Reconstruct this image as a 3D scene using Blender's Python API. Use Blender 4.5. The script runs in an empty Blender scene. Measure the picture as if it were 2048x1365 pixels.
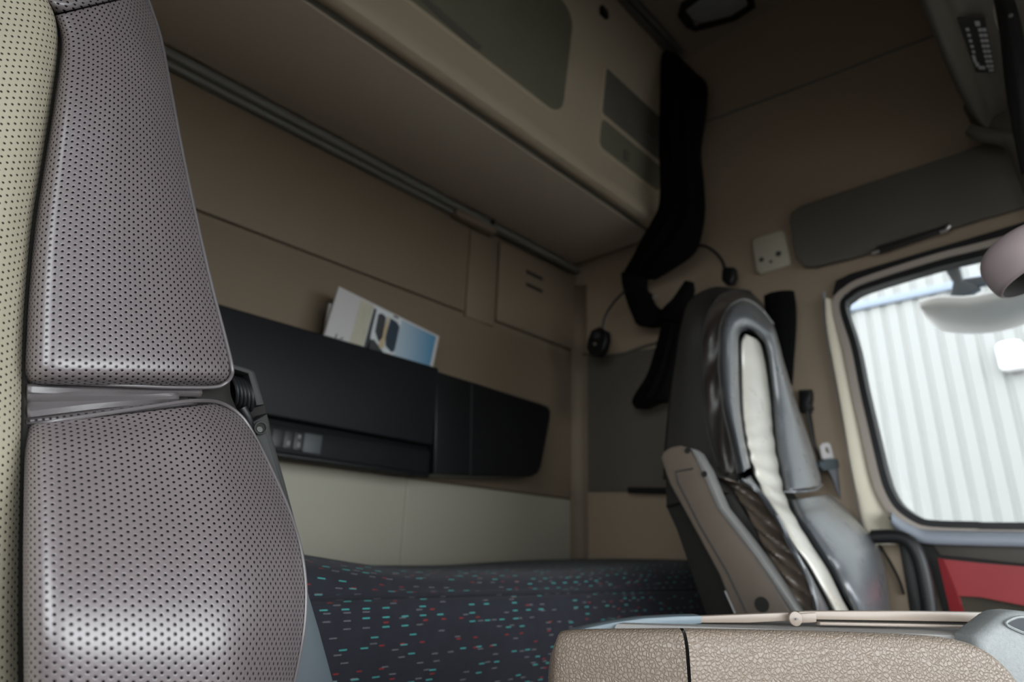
import bpy, bmesh, math, random
import numpy as np
from mathutils import Vector, Matrix
random.seed(7)
SC = bpy.context.scene
COL = SC.collection
CZ = 0.80            # camera height above the cab floor; all scene coordinates below are relative to the camera height
W, B = 1.60, 1.26    # far side wall (x) and rear wall (y)
ROOF = 1.62          # headlining above the camera
# ------------------------------------------------------------------ camera
F_PX = 1250.0
AX = np.array([1286, 473, 1250.]); AX /= np.linalg.norm(AX)
AZ = np.array([126, -3646, 1250.]); AZ -= AX * (AZ @ AX); AZ /= np.linalg.norm(AZ)
AY = np.cross(AZ, AX)
MW = np.array([AX, AY, AZ])          # camera (right, down, forward) -> cab axes
cam_d = bpy.data.cameras.new('camera'); cam = bpy.data.objects.new('camera', cam_d); COL.objects.link(cam)
cam_d.sensor_width = 36.0; cam_d.lens = F_PX / 2048 * 36.0
cam_d.clip_start = 0.01; cam_d.clip_end = 200
cr, cd_, cf = MW[:, 0], MW[:, 1], MW[:, 2]
cam.matrix_world = Matrix(((cr[0], -cd_[0], -cf[0], 0), (cr[1], -cd_[1], -cf[1], 0), (cr[2], -cd_[2], -cf[2], CZ), (0, 0, 0, 1)))
cam_d.dof.use_dof = True; cam_d.dof.focus_distance = 0.46; cam_d.dof.aperture_fstop = 5.6
SC.camera = cam
# ------------------------------------------------------------------ light
wd = bpy.data.worlds.new('overcast_sky'); SC.world = wd; wd.use_nodes = True
bg = wd.node_tree.nodes['Background']
bg.inputs[0].default_value = (0.965, 0.97, 1.0, 1); bg.inputs[1].default_value = 9.0
def portal(name, loc, direction, sx, sy):
    l = bpy.data.lights.new(name, 'AREA'); l.shape = 'RECTANGLE'; l.size = sx; l.size_y = sy
    l.cycles.is_portal = True
    o = bpy.data.objects.new(name, l); COL.objects.link(o)
    o.location = (loc[0], loc[1], loc[2] + CZ)
    o.rotation_euler = Vector(direction).to_track_quat('-Z', 'Y').to_euler()
    return o
portal('windscreen_portal', (0.56, -0.88, 0.18), (0, 1, 0), 2.08, 0.80)
portal('passenger_window_portal', (-0.55, -0.18, 0.21), (1, 0, 0), 1.0, 0.64)
portal('driver_window_portal', (1.72, -0.02, 0.38), (-1, 0, 0), 1.0, 0.75)
vs = SC.view_settings
vs.view_transform = 'Standard'; vs.look = 'None'; vs.gamma = 1.0; vs.use_curve_mapping = False
vs.exposure = 0.0
# ------------------------------------------------------------------ helpers
def ray(px, py): return MW @ np.array([px - 1024, py - 682.5, F_PX])
def P(px, py, X=None, Y=None, Z=None):
    d = ray(px, py)
    if callable(Y):
        z = 0.2
        for _ in range(8):
            q = d * (Y(z) / d[1]); z = q[2]
        return q
    if X is not None: return d * (X / d[0])
    if Y is not None: return d * (Y / d[1])
    return d * (Z / d[2])
def PP(px, py, o, n):
    d = ray(px, py); o = np.array(o, float); n = np.array(n, float)
    return d * ((o @ n) / (d @ n))
LOC = {}
def mk(name, verts, faces, mat, parent=None, uvs=None, smooth=True, mats=None, midx=None, solid=0, angle=40):
    verts = np.array([(v[0], v[1], v[2] + CZ) for v in verts], float)
    lo, hi = verts.min(0), verts.max(0)
    org = np.array([(lo[0] + hi[0]) / 2, (lo[1] + hi[1]) / 2, lo[2]])
    me = bpy.data.meshes.new(name)
    me.from_pydata([tuple(v - org) for v in verts], [], [tuple(f) for f in faces])
    bm = bmesh.new(); bm.from_mesh(me); bmesh.ops.recalc_face_normals(bm, faces=bm.faces); bm.to_mesh(me); bm.free()
    for m in (mats or [mat]): me.materials.append(m)
    if midx:
        for p, i in zip(me.polygons, midx): p.material_index = i
    if uvs is not None:
        ul = me.uv_layers.new(name='UVMap')
        for lp in me.loops: ul.data[lp.index].uv = uvs[lp.vertex_index]
    if smooth:
        for p in me.polygons: p.use_smooth = True
        me.set_sharp_from_angle(angle=math.radians(angle))
    ob = bpy.data.objects.new(name, me); COL.objects.link(ob)
    if parent is not None:
        ob.parent = parent; ob.location = org - LOC[parent.name]
    else: ob.location = org
    LOC[ob.name] = org
    if solid:
        md = ob.modifiers.new('thickness', 'SOLIDIFY'); md.thickness = abs(solid); md.offset = -1 if solid > 0 else 1
    return ob
def bmk(name, bm, mat, parent=None, **k):
    bm.verts.ensure_lookup_table(); bm.verts.index_update()
    vs_ = [tuple(v.co) for v in bm.verts]; fs = [[v.index for v in f.verts] for f in bm.faces]
    bm.free()
    return mk(name, vs_, fs, mat, parent, **k)
def empty(name, loc, label, cat, group=None):
    o = bpy.data.objects.new(name, None); COL.objects.link(o); o.empty_display_size = 0.05
    l = np.array([loc[0], loc[1], loc[2] + CZ], float); o.location = l; LOC[o.name] = l
    o['label'] = label; o['category'] = cat
    if group: o['group'] = group
    return o
def tag(o, label, cat, group=None):
    o['label'] = label; o['category'] = cat
    if group: o['group'] = group
    return o
def struct(o, label=None):
    o['kind'] = 'structure'
    if label: o['label'] = label
    return o
def bevel_bm(bm, w, seg=3):
    bmesh.ops.bevel(bm, geom=list(bm.edges), offset=w, segments=seg, affect='EDGES', profile=0.5, clamp_overlap=True)
def box(name, x, y, z, mat, parent=None, bevel=0.003, seg=2, **k):
    bm = bmesh.new(); bmesh.ops.create_cube(bm, size=1)
    for v in bm.verts:
        v.co = Vector(((x[0] + x[1]) / 2 + v.co.x * (x[1] - x[0]), (y[0] + y[1]) / 2 + v.co.y * (y[1] - y[0]), (z[0] + z[1]) / 2 + v.co.z * (z[1] - z[0])))
    if bevel: bevel_bm(bm, bevel, seg)
    return bmk(name, bm, mat, parent, **k)
def prism(name, pts, off, mat, parent=None, bevel=0.0, seg=2, **k):
    """closed outline (3D points) extruded by the vector off"""
    bm = bmesh.new(); off = Vector(off)
    a = [bm.verts.new(Vector(p)) for p in pts]; b = [bm.verts.new(Vector(p) + off) for p in pts]
    bm.faces.new(a); bm.faces.new(b[::-1]); n = len(a)
    for i in range(n): bm.faces.new((a[i], a[(i + 1) % n], b[(i + 1) % n], b[i]))
    bmesh.ops.recalc_face_normals(bm, faces=bm.faces)
    if bevel:
        es = [e for e in bm.edges if any(len(f.verts) == n and n > 4 for f in e.link_faces)] if n > 4 else list(bm.edges)
        bmesh.ops.bevel(bm, geom=es, offset=bevel, segments=seg, affect='EDGES', profile=0.5, clamp_overlap=True)
    return bmk(name, bm, mat, parent, **k)
def cr_spline(pts, n, closed=False):
    pts = np.array(pts, float); m = len(pts)
    if m == 2: return np.array([pts[0] + (pts[1] - pts[0]) * t for t in np.linspace(0, 1, n)])
    out = []
    segs = m if closed else m - 1
    for t in np.linspace(0, segs, n, endpoint=not closed):
        i = min(int(t), segs - 1); u = t - i
        g = (lambda j: pts[j % m]) if closed else (lambda j: pts[min(max(j, 0), m - 1)] if 0 <= j < m else (2 * pts[0] - pts[1] if j < 0 else 2 * pts[-1] - pts[-2]))
        p0, p1, p2, p3 = g(i - 1), g(i), g(i + 1), g(i + 2)
        out.append(0.5 * ((2 * p1) + (-p0 + p2) * u + (2 * p0 - 5 * p1 + 4 * p2 - p3) * u * u + (-p0 + 3 * p1 - 3 * p2 + p3) * u ** 3))
    return np.array(out)
def loft(name, rows, nu, nv, mat, parent=None, solid=0, closed_u=False, caps=False, disp=None, **k):
    """rows: list of control polylines of equal length -> smooth surface nv rows x nu columns with metric UVs"""
    rows = np.array(rows, float)
    R = np.array([cr_spline(r, nu, closed_u) for r in rows])
    G = np.array([cr_spline(R[:, j], nv) for j in range(nu)]).transpose(1, 0, 2)
    if disp is not None: G = disp(G)
    verts = G.reshape(-1, 3)
    du = np.zeros((nv, nu)); du[:, 1:] = np.cumsum(np.linalg.norm(np.diff(G, axis=1), axis=2), axis=1)
    dv = np.zeros((nv, nu)); dv[1:, :] = np.cumsum(np.linalg.norm(np.diff(G, axis=0), axis=2), axis=0)
    dvm = dv.mean(1, keepdims=True) * np.ones((1, nu))
    uv = np.stack([du, dvm], 2).reshape(-1, 2)
    fs = []
    cu = nu if closed_u else nu - 1
    for i in range(nv - 1):
        for j in range(cu):
            j2 = (j + 1) % nu
            fs.append((i * nu + j, i * nu + j2, (i + 1) * nu + j2, (i + 1) * nu + j))
    if caps and closed_u:
        fs.append(tuple(range(nu))[::-1]); fs.append(tuple((nv - 1) * nu + j for j in range(nu)))
    return mk(name, verts, fs, mat, parent, uvs=uv, solid=solid, **k)
def tube_geo(pts, r, n=8, closed=False, flat=None):
    pts = np.array(pts, float); m = len(pts); V = []; Fs = []
    up = np.array([0.31, 0.22, 0.92]); prev = None
    for i in range(m):
        if closed: t = pts[(i + 1) % m] - pts[i - 1]
        else: t = pts[min(i + 1, m - 1)] - pts[max(i - 1, 0)]
        t = t / (np.linalg.norm(t) + 1e-12)
        a = (prev if prev is not None else np.cross(t, up)); a = a - t * (a @ t); a /= np.linalg.norm(a) + 1e-12; prev = a
        b = np.cross(t, a); ri = r[i] if hasattr(r, '__len__') else r
        for j in range(n):
            th = 2 * math.pi * j / n
            V.append(pts[i] + ri * (a * math.cos(th) + b * math.sin(th)))
    for i in range(m if closed else m - 1):
        for j in range(n):
            i2 = (i + 1) % m
            Fs.append((i * n + j, i * n + (j + 1) % n, i2 * n + (j + 1) % n, i2 * n + j))
    if not closed:
        Fs.append(tuple(range(n))[::-1]); Fs.append(tuple((m - 1) * n + j for j in range(n)))
    return V, Fs
def tube(name, pts, r, mat, parent=None, n=8, closed=False, sm=0, **k):
    if sm: pts = cr_spline(pts, sm, closed)
    V, Fs = tube_geo(pts, r, n, closed)
    return mk(name, V, Fs, mat, parent, **k)
def ring_faces(outer, inner):
    n = len(outer); V = list(outer) + list(inner)
    return V, [(i, (i + 1) % n, n + (i + 1) % n, n + i) for i in range(n)]
def ring_slab(name, outer, inner, off, mat, parent=None, **k):
    n = len(outer); off = np.array(off, float)
    V = [np.array(p, float) for p in outer] + [np.array(p, float) for p in inner]
    V = V + [v + off for v in V]; Fs = []
    for i in range(n):
        j = (i + 1) % n
        Fs += [(i, j, n + j, n + i), (2 * n + i, 3 * n + i, 3 * n + j, 2 * n + j), (i, 2 * n + i, 2 * n + j, j), (n + i, n + j, 3 * n + j, 3 * n + i)]
    return mk(name, V, Fs, mat, parent, smooth=False, **k)
def disc(name, c, normal, r, depth, mat, parent=None, n=24, bevel=0, **k):
    nrm = Vector(normal).normalized(); a = nrm.orthogonal().normalized(); b = nrm.cross(a)
    pts = [Vector(c) + r * (a * math.cos(2 * math.pi * i / n) + b * math.sin(2 * math.pi * i / n)) for i in range(n)]
    return prism(name, pts, nrm * depth, mat, parent, bevel=bevel, **k)
def rrect(w, h, r, n=6):
    """rounded rectangle outline around the origin in 2D"""
    out = []
    for cx, cy, a0 in ((w / 2 - r, h / 2 - r, 0), (-w / 2 + r, h / 2 - r, 90), (-w / 2 + r, -h / 2 + r, 180), (w / 2 - r, -h / 2 + r, 270)):
        for i in range(n + 1):
            a = math.radians(a0 + 90 * i / n); out.append((cx + r * math.cos(a), cy + r * math.sin(a)))
    return out
# ------------------------------------------------------------------ materials
class NT:
    def __init__(s, name):
        s.m = bpy.data.materials.new(name); s.m.use_nodes = True; s.t = s.m.node_tree
        s.p = s.t.nodes['Principled BSDF']
    def n(s, ty, **k):
        x = s.t.nodes.new(ty)
        for a, v in k.items(): setattr(x, a, v)
        return x
    def l(s, a, b): s.t.links.new(a, b)
    def math(s, op, a, b=None, c=None, clamp=False):
        x = s.n('ShaderNodeMath', operation=op); x.use_clamp = clamp
        for i, v in enumerate((a, b, c)):
            if v is None: continue
            if isinstance(v, (int, float)): x.inputs[i].default_value = v
            else: s.l(v, x.inputs[i])
        return x.outputs[0]
    def mix(s, f, a, b):
        x = s.n('ShaderNodeMix', data_type='RGBA')
        for i, v in ((0, f), (6, a), (7, b)):
            if isinstance(v, tuple): x.inputs[i].default_value = v if len(v) == 4 else (*v, 1)
            elif isinstance(v, (int, float)): x.inputs[i].default_value = v
            else: s.l(v, x.inputs[i])
        return x.outputs[2]
    def bump(s, h, strength, dist):
        x = s.n('ShaderNodeBump'); x.inputs['Strength'].default_value = strength; x.inputs['Distance'].default_value = dist
        s.l(h, x.inputs['Height']); return x.outputs[0]
    def noise(s, scale, detail=3, vec=None, rough=0.5):
        x = s.n('ShaderNodeTexNoise'); x.inputs['Scale'].default_value = scale; x.inputs['Detail'].default_value = detail; x.inputs['Roughness'].default_value = rough
        if vec is not None: s.l(vec, x.inputs['Vector'])
        return x.outputs['Fac']
    def obj(s): return s.n('ShaderNodeTexCoord').outputs['Object']
    def uv(s): return s.n('ShaderNodeTexCoord').outputs['UV']
    def set(s, col=None, rough=None, spec=None, metal=None, coat=None, sheen=None):
        i = s.p.inputs
        if col is not None: i['Base Color'].default_value = (*col, 1)
        if rough is not None: i['Roughness'].default_value = rough
        if spec is not None: i['Specular IOR Level'].default_value = spec
        if metal is not None: i['Metallic'].default_value = metal
        if coat is not None: i['Coat Weight'].default_value = coat
        if sheen is not None: i['Sheen Weight'].default_value = sheen
        return s
def plain(name, col, rough=0.5, spec=0.5, metal=0, var=0.12, nscale=25, grain=0, gscale=900):
    t = NT(name).set(col, rough, spec, metal)
    o = t.obj(); f = t.noise(nscale, 4, o)
    t.l(t.mix(f, tuple(c * (1 - var) for c in col), tuple(min(1, c * (1 + var)) for c in col)), t.p.inputs['Base Color'])
    if grain:
        t.l(t.bump(t.noise(gscale, 2, o), grain, 0.001), t.p.inputs['Normal'])
    return t.m
def perforated(name, col, hole, rough, a=0.0070, b=0.0050, r=0.00085, wr=0.4, spec=0.5, sheen=0.0, coat=0.0):
    t = NT(name).set(col, rough, spec, sheen=sheen, coat=coat); t.p.inputs['Coat Roughness'].default_value = 0.3
    sx = t.n('ShaderNodeSeparateXYZ'); t.l(t.uv(), sx.inputs[0])
    def dist(off):
        dx = t.math('MULTIPLY', t.math('SUBTRACT', t.math('FRACT', t.math('ADD', t.math('DIVIDE', sx.outputs[0], a), off)), 0.5), a)
        dy = t.math('MULTIPLY', t.math('SUBTRACT', t.math('FRACT', t.math('ADD', t.math('DIVIDE', sx.outputs[1], b), off)), 0.5), b)
        return t.math('SQRT', t.math('ADD', t.math('MULTIPLY', dx, dx), t.math('MULTIPLY', dy, dy)))
    d = t.math('MINIMUM', dist(0.0), dist(0.5))
    mr = t.n('ShaderNodeMapRange', interpolation_type='SMOOTHSTEP'); t.l(d, mr.inputs[0])
    mr.inputs[1].default_value = r * 0.7; mr.inputs[2].default_value = r * 1.15; mr.inputs[3].default_value = 1; mr.inputs[4].default_value = 0
    rim = t.n('ShaderNodeMapRange', interpolation_type='SMOOTHSTEP'); t.l(d, rim.inputs[0])
    rim.inputs[1].default_value = r * 0.5; rim.inputs[2].default_value = r * 1.6; rim.inputs[3].default_value = 0; rim.inputs[4].default_value = 1
    o = t.obj(); nz = t.noise(14, 4, o)
    base = t.mix(nz, tuple(c * 0.88 for c in col), tuple(c * 1.12 for c in col))
    t.l(t.mix(mr.outputs[0], base, hole), t.p.inputs['Base Color'])
    gr = t.noise(700, 2, o); wr_ = t.noise(9, 2, o)
    h = t.math('ADD', t.math('MULTIPLY', rim.outputs[0], 1.0), t.math('ADD', t.math('MULTIPLY', gr, 0.10), t.math('MULTIPLY', wr_, wr)))
    t.l(t.bump(h, 0.45, 0.0006), t.p.inputs['Normal'])
    rr = t.math('ADD', t.math('MULTIPLY', mr.outputs[0], 0.4), rough, clamp=True)
    t.l(rr, t.p.inputs['Roughness'])
    t.l(t.math('MULTIPLY', t.math('SUBTRACT', 1.0, mr.outputs[0]), spec), t.p.inputs['Specular IOR Level'])
    return t.m
def leather(name, col, rough, wscale=12, wst=0.25, grain=0.15, coat=0.0):
    t = NT(name).set(col, rough, 0.5, coat=coat); t.p.inputs['Coat Roughness'].default_value = 0.35
    o = t.obj(); vo = t.n('ShaderNodeTexVoronoi'); vo.inputs['Scale'].default_value = 420; t.l(o, vo.inputs['Vector'])
    h = t.math('ADD', t.math('MULTIPLY', vo.outputs['Distance'], grain), t.math('MULTIPLY', t.noise(wscale, 3, o), wst * 6))
    t.l(t.bump(h, 0.5, 0.0022), t.p.inputs['Normal'])
    f = t.noise(20, 4, o)
    t.l(t.mix(f, tuple(c * 0.85 for c in col), tuple(c * 1.15 for c in col)), t.p.inputs['Base Color'])
    t.l(t.math('ADD', t.math('MULTIPLY', t.noise(30, 3, o), 0.2), rough - 0.1), t.p.inputs['Roughness'])
    return t.m
def pebble_plastic(name, col, rough):
    """leather-grained moulded plastic"""
    t = NT(name).set(col, rough, 0.5); o = t.obj()
    wp = t.n('ShaderNodeTexNoise'); wp.inputs['Scale'].default_value = 250; t.l(o, wp.inputs['Vector'])
    add = t.n('ShaderNodeVectorMath', operation='MULTIPLY_ADD'); t.l(wp.outputs['Color'], add.inputs[0]); add.inputs[1].default_value = (0.002, 0.002, 0.002); t.l(o, add.inputs[2])
    vo = t.n('ShaderNodeTexVoronoi', feature='DISTANCE_TO_EDGE'); vo.inputs['Scale'].default_value = 360; t.l(add.outputs[0], vo.inputs['Vector'])
    e = t.n('ShaderNodeMapRange', interpolation_type='SMOOTHSTEP'); t.l(vo.outputs['Distance'], e.inputs[0]); e.inputs[1].default_value = 0.0; e.inputs[2].default_value = 0.22
    t.l(t.bump(e.outputs[0], 0.5, 0.0009), t.p.inputs['Normal'])
    t.l(t.mix(e.outputs[0], tuple(c * 0.85 for c in col), col), t.p.inputs['Base Color'])
    return t.m
def bunk_fabric(name):
    t = NT(name).set((0.012, 0.016, 0.024), 0.85, 0.25, sheen=0.05)
    sx = t.n('ShaderNodeSeparateXYZ'); t.l(t.uv(), sx.inputs[0])
    U, V = sx.outputs[0], sx.outputs[1]
    base = (0.017, 0.017, 0.024)
    col = None
    def layer(prev, cw, ch, ln, th, color, prob, seed, dotted=False):
        y = t.math('DIVIDE', V, ch); row = t.math('FLOOR', y)
        wn = t.n('ShaderNodeTexWhiteNoise', noise_dimensions='2D'); cv = t.n('ShaderNodeCombineXYZ'); t.l(row, cv.inputs[0]); cv.inputs[1].default_value = seed; t.l(cv.outputs[0], wn.inputs['Vector'])
        x = t.math('ADD', t.math('DIVIDE', U, cw), t.math('MULTIPLY', wn.outputs['Value'], 7.0)); cell = t.math('FLOOR', x)
        w2 = t.n('ShaderNodeTexWhiteNoise', noise_dimensions='3D'); c2 = t.n('ShaderNodeCombineXYZ'); t.l(row, c2.inputs[0]); t.l(cell, c2.inputs[1]); c2.inputs[2].default_value = seed; t.l(c2.outputs[0], w2.inputs['Vector'])
        on = t.math('LESS_THAN', w2.outputs['Value'], prob)
        mx = t.math('LESS_THAN', t.math('ABSOLUTE', t.math('SUBTRACT', t.math('FRACT', x), 0.5)), ln / cw / 2)
        my = t.math('LESS_THAN', t.math('ABSOLUTE', t.math('SUBTRACT', t.math('FRACT', y), 0.5)), th / ch / 2)
        m = t.math('MULTIPLY', t.math('MULTIPLY', mx, my), on)
        if dotted: m = t.math('MULTIPLY', m, t.math('LESS_THAN', t.math('FRACT', t.math('DIVIDE', U, 0.0016)), 0.5))
        return t.mix(m, prev, color)
    c0 = t.mix(t.noise(60, 3, t.obj()), tuple(c * 0.8 for c in base), tuple(c * 1.3 for c in base))
    c1 = layer(c0, 0.028, 0.0105, 0.0100, 0.0011, (0.06, 0.36, 0.34), 0.36, 1.7)
    c2 = layer(c1, 0.026, 0.0086, 0.0095, 0.0009, (0.30, 0.31, 0.33), 0.33, 5.1, True)
    c3 = layer(c2, 0.030, 0.0123, 0.0070, 0.0011, (0.28, 0.02, 0.015), 0.30, 9.3)
    t.l(c3, t.p.inputs['Base Color'])
    rib = t.math('SINE', t.math('MULTIPLY', V, 2 * math.pi / 0.0021))
    t.l(t.bump(t.math('ADD', rib, t.noise(300, 2, t.obj())), 0.35, 0.0006), t.p.inputs['Normal'])
    return t.m
def glass(name, tint=(0.93, 0.96, 0.96)):
    m = bpy.data.materials.new(name); m.use_nodes = True; t = m.node_tree; t.nodes.clear()
    o = t.nodes.new('ShaderNodeOutputMaterial'); tr = t.nodes.new('ShaderNodeBsdfTransparent'); gl = t.nodes.new('ShaderNodeBsdfGlossy'); mx = t.nodes.new('ShaderNodeMixShader'); fr = t.nodes.new('ShaderNodeFresnel')
    tr.inputs[0].default_value = (*tint, 1); gl.inputs['Roughness'].default_value = 0.02; fr.inputs[0].default_value = 1.35
    t.links.new(fr.outputs[0], mx.inputs[0]); t.links.new(tr.outputs[0], mx.inputs[1]); t.links.new(gl.outputs[0], mx.inputs[2]); t.links.new(mx.outputs[0], o.inputs[0])
    return m
M = {}
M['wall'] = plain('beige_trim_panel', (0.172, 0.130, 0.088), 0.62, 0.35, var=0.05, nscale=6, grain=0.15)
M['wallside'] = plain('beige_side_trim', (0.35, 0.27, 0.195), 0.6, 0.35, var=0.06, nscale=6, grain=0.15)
M['sidefelt'] = plain('grey_side_felt', (0.12, 0.105, 0.085), 0.85, 0.15, var=0.08, nscale=10, grain=0.3)
M['under'] = plain('locker_underside_board', (0.50, 0.42, 0.335), 0.8, 0.2, var=0.03, nscale=5)
M['walllow'] = plain('pale_lower_panel', (0.33, 0.31, 0.25), 0.6, 0.35, var=0.04, nscale=6)
M['head'] = plain('headlining_felt', (0.30, 0.25, 0.20), 0.9, 0.1, var=0.06, nscale=10, grain=0.3)
M['locker'] = plain('locker_moulding', (0.64, 0.54, 0.40), 0.5, 0.4, var=0.04, nscale=5, grain=0.08)
M['lid'] = plain('locker_lid_trim', (0.23, 0.215, 0.155), 0.7, 0.3, var=0.06, nscale=12, grain=0.2)
M['lid_dark'] = plain('grey_locker_lid', (0.17, 0.16, 0.13), 0.7, 0.3, var=0.06, nscale=12, grain=0.2)
M['greyrail'] = plain('grey_rail', (0.16, 0.155, 0.135), 0.5, 0.4)
M['dark'] = plain('dark_gap', (0.02, 0.019, 0.017), 0.8, 0.2)
M['blackpl'] = plain('black_shelf_plastic', (0.008, 0.008, 0.009), 0.5, 0.25, var=0.15, grain=0.15)
M['blackpl2'] = plain('black_smooth_plastic', (0.006, 0.006, 0.0065), 0.4, 0.3)
M['switch'] = plain('switch_plastic', (0.014, 0.015, 0.017), 0.5)
M['symbol'] = plain('switch_symbol', (0.16, 0.16, 0.16), 0.6)
M['blank'] = plain('grey_blank_plate', (0.05, 0.056, 0.06), 0.55)
M['cloth'] = plain('black_curtain_cloth', (0.0045, 0.0043, 0.0042), 0.95, 0.1, grain=0.4)
M['rubber'] = plain('black_rubber', (0.010, 0.010, 0.011), 0.45, 0.45)
M['floor'] = plain('floor_mat', (0.03, 0.03, 0.03), 0.8)
M['bunk'] = bunk_fabric('bunk_fabric')
M['perf_black'] = perforated('perforated_black_leather', (0.140, 0.116, 0.119), (0.004, 0.003, 0.004), 0.40, r=0.00092, wr=0.5, spec=1.0, coat=0.25)
M['perf_beige'] = perforated('perforated_beige_leather', (0.385, 0.345, 0.262), (0.03, 0.02, 0.015), 0.5, r=0.00082, wr=0.3, spec=0.4)
M['leather_gap'] = leather('black_leather_flap', (0.105, 0.092, 0.094), 0.36, 30, 0.1, 0.05, coat=0.4)
M['leather_far'] = leather('black_smooth_leather', (0.09, 0.096, 0.106), 0.30, 14, 0.08, 0.03, coat=1.0)  # base lifted and blued to paint in the sky's reflection
M['leather_wr'] = leather('gathered_dark_leather', (0.115, 0.088, 0.068), 0.34, 30, 0.2, 0.05, coat=0.5)  # base raised to tan, paints the highlight on the lower wrinkles
M['leather_wr_up'] = leather('dark_side_leather', (0.036, 0.029, 0.025), 0.40, 30, 0.2, 0.05)  # darker copy for the upper strip, without the painted highlight
M['leather_ins'] = leather('beige_insert_leather', (0.54, 0.51, 0.45), 0.30, 10, 0.10, 0.03, coat=1.0)
M['shell'] = plain('dark_seat_shell', (0.022, 0.020, 0.018), 0.6, 0.3, grain=0.1)
M['cover'] = plain('taupe_seat_plastic', (0.125, 0.098, 0.078), 0.45, 0.4, grain=0.1)
M['cover_edge'] = plain('grey_edge_plastic', (0.17, 0.165, 0.16), 0.35, 0.45)
M['pl_grey'] = plain('charcoal_plastic', (0.022, 0.022, 0.021), 0.55, 0.3, grain=0.1)
M['pl_blue'] = plain('blue_grey_plastic', (0.055, 0.070, 0.082), 0.55, 0.35, grain=0.1)
M['metal'] = plain('bright_steel', (0.75, 0.75, 0.74), 0.3, 0.5, 1.0)
M['webbing'] = plain('grey_webbing', (0.12, 0.125, 0.135), 0.7, 0.3, grain=0.4, gscale=1500)
M['console'] = pebble_plastic('grained_taupe_plastic', (0.20, 0.155, 0.12), 0.38)
M['console_top'] = plain('grey_top_plastic', (0.22, 0.21, 0.20), 0.5, 0.4, grain=0.2)
M['wing'] = plain('speckled_grey_plastic', (0.24, 0.25, 0.25), 0.55, 0.4, var=0.2, nscale=400, grain=0.3)
M['cavity'] = plain('dark_blue_recess', (0.008, 0.012, 0.019), 0.6)
M['strip'] = plain('champagne_trim_strip', (0.27, 0.215, 0.175), 0.35, 0.5, var=0.05)
M['tray'] = plain('pale_blue_grey_tray', (0.14, 0.18, 0.205), 0.4, 0.5, var=0.05)
M['frame'] = plain('pinkish_door_frame', (0.42, 0.36, 0.31), 0.45, 0.4, var=0.04)
M['cream'] = plain('cream_pillar_trim', (0.62, 0.56, 0.44), 0.5, 0.4, var=0.04)
M['sill'] = plain('grey_window_sill', (0.34, 0.37, 0.43), 0.35, 0.5, var=0.04)
M['doordark'] = plain('black_door_card', (0.018, 0.017, 0.016), 0.5, 0.4)
M['doorgrey'] = plain('taupe_door_top', (0.085, 0.075, 0.065), 0.55, 0.4)
M['red'] = plain('red_door_panel', (0.36, 0.035, 0.04), 0.45, 0.45, var=0.06)
M['red_edge'] = plain('deep_red_edge', (0.22, 0.006, 0.010), 0.5, 0.35)
M['pocket'] = plain('olive_pocket_lining', (0.075, 0.066, 0.050), 0.8, 0.2)
M['blind'] = plain('grey_blind_panel', (0.13, 0.115, 0.095), 0.7, 0.3, var=0.04)
M['plate'] = plain('cream_speaker_plate', (0.50, 0.46, 0.36), 0.45, 0.4, var=0.03)
M['mauve'] = plain('mauve_plastic', (0.40, 0.32, 0.33), 0.45, 0.4, var=0.04)
M['over'] = plain('overhead_shelf_plastic', (0.085, 0.076, 0.058), 0.6, 0.3, var=0.05, grain=0.15)
M['lampglass'] = plain('frosted_lamp_cover', (0.30, 0.31, 0.31), 0.3, 0.5)
M['white'] = plain('white_paper', (0.46, 0.44, 0.43), 0.6, 0.3, var=0.02)
M['glass'] = glass('window_glass')
M['clad'] = plain('white_wall_cladding', (0.165, 0.168, 0.163), 0.5, 0.3, var=0.03, nscale=2)
M['clad_bright'] = plain('bright_white_plate', (0.5, 0.5, 0.5), 0.4, 0.4, var=0.01)  # paler than the cladding, colour stands in for a bright spot of light
M['gutter'] = plain('blue_grey_gutter', (0.12, 0.145, 0.185), 0.5, 0.4)
M['asphalt'] = plain('grey_asphalt', (0.15, 0.145, 0.14), 0.9, 0.2, var=0.2, nscale=3)
M['mirror_sh'] = plain('grey_mirror_housing', (0.58, 0.59, 0.60), 0.4, 0.4, var=0.05, nscale=5)
M['mirror_dk'] = plain('dark_mirror_bracket', (0.12, 0.14, 0.16), 0.5, 0.4)
# ================================================================== THE SETTING
struct(box('floor', (-0.5, 1.64), (-0.9, 1.30), (-CZ - 0.04, -CZ), M['floor'], bevel=0))
struct(box('ceiling', (-0.5, 1.64), (-0.9, 1.30), (ROOF, ROOF + 0.04), M['head'], bevel=0))
# rear wall with its trim panels
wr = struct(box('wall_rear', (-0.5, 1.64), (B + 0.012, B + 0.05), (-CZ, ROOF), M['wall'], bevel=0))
box('trim_panel', (-0.48, 1.083), (B - 0.002, B + 0.011), (0.650, 0.935), M['wall'], wr, 0.003)
box('trim_panel', (-0.48, 1.585), (B, B + 0.0115), (0.172, 0.638), M['wall'], wr, 0.004)
box('lower_panel', (-0.48, 1.57), (B - 0.001, B + 0.0115), (-0.70, 0.168), M['walllow'], wr, 0.004)
box('trim_panel', (1.088, 1.203), (B - 0.001, B + 0.011), (0.6385, 0.935), M['wall'], wr, 0.004)
box('vent_panel', (1.207, 1.575), (B - 0.008, B + 0.011), (0.660, 0.925), M['wall'], wr, 0.007, 3)
for zc in (0.862, 0.818):
    a = P(1063, 533, Y=B - 0.009)
    box('vent_slot', (1.325, 1.405), (B - 0.0095, B + 0.004), (zc - 0.0065, zc + 0.0065), M['dark'], wr, 0.002)
tube('panel_bead', [(0.935, B - 0.001, -0.1), (0.935, B - 0.001, 0.165)], 0.006, M['walllow'], wr)
cv = [(1.535, B, z) for z in (-0.2, 0.64)]
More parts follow.
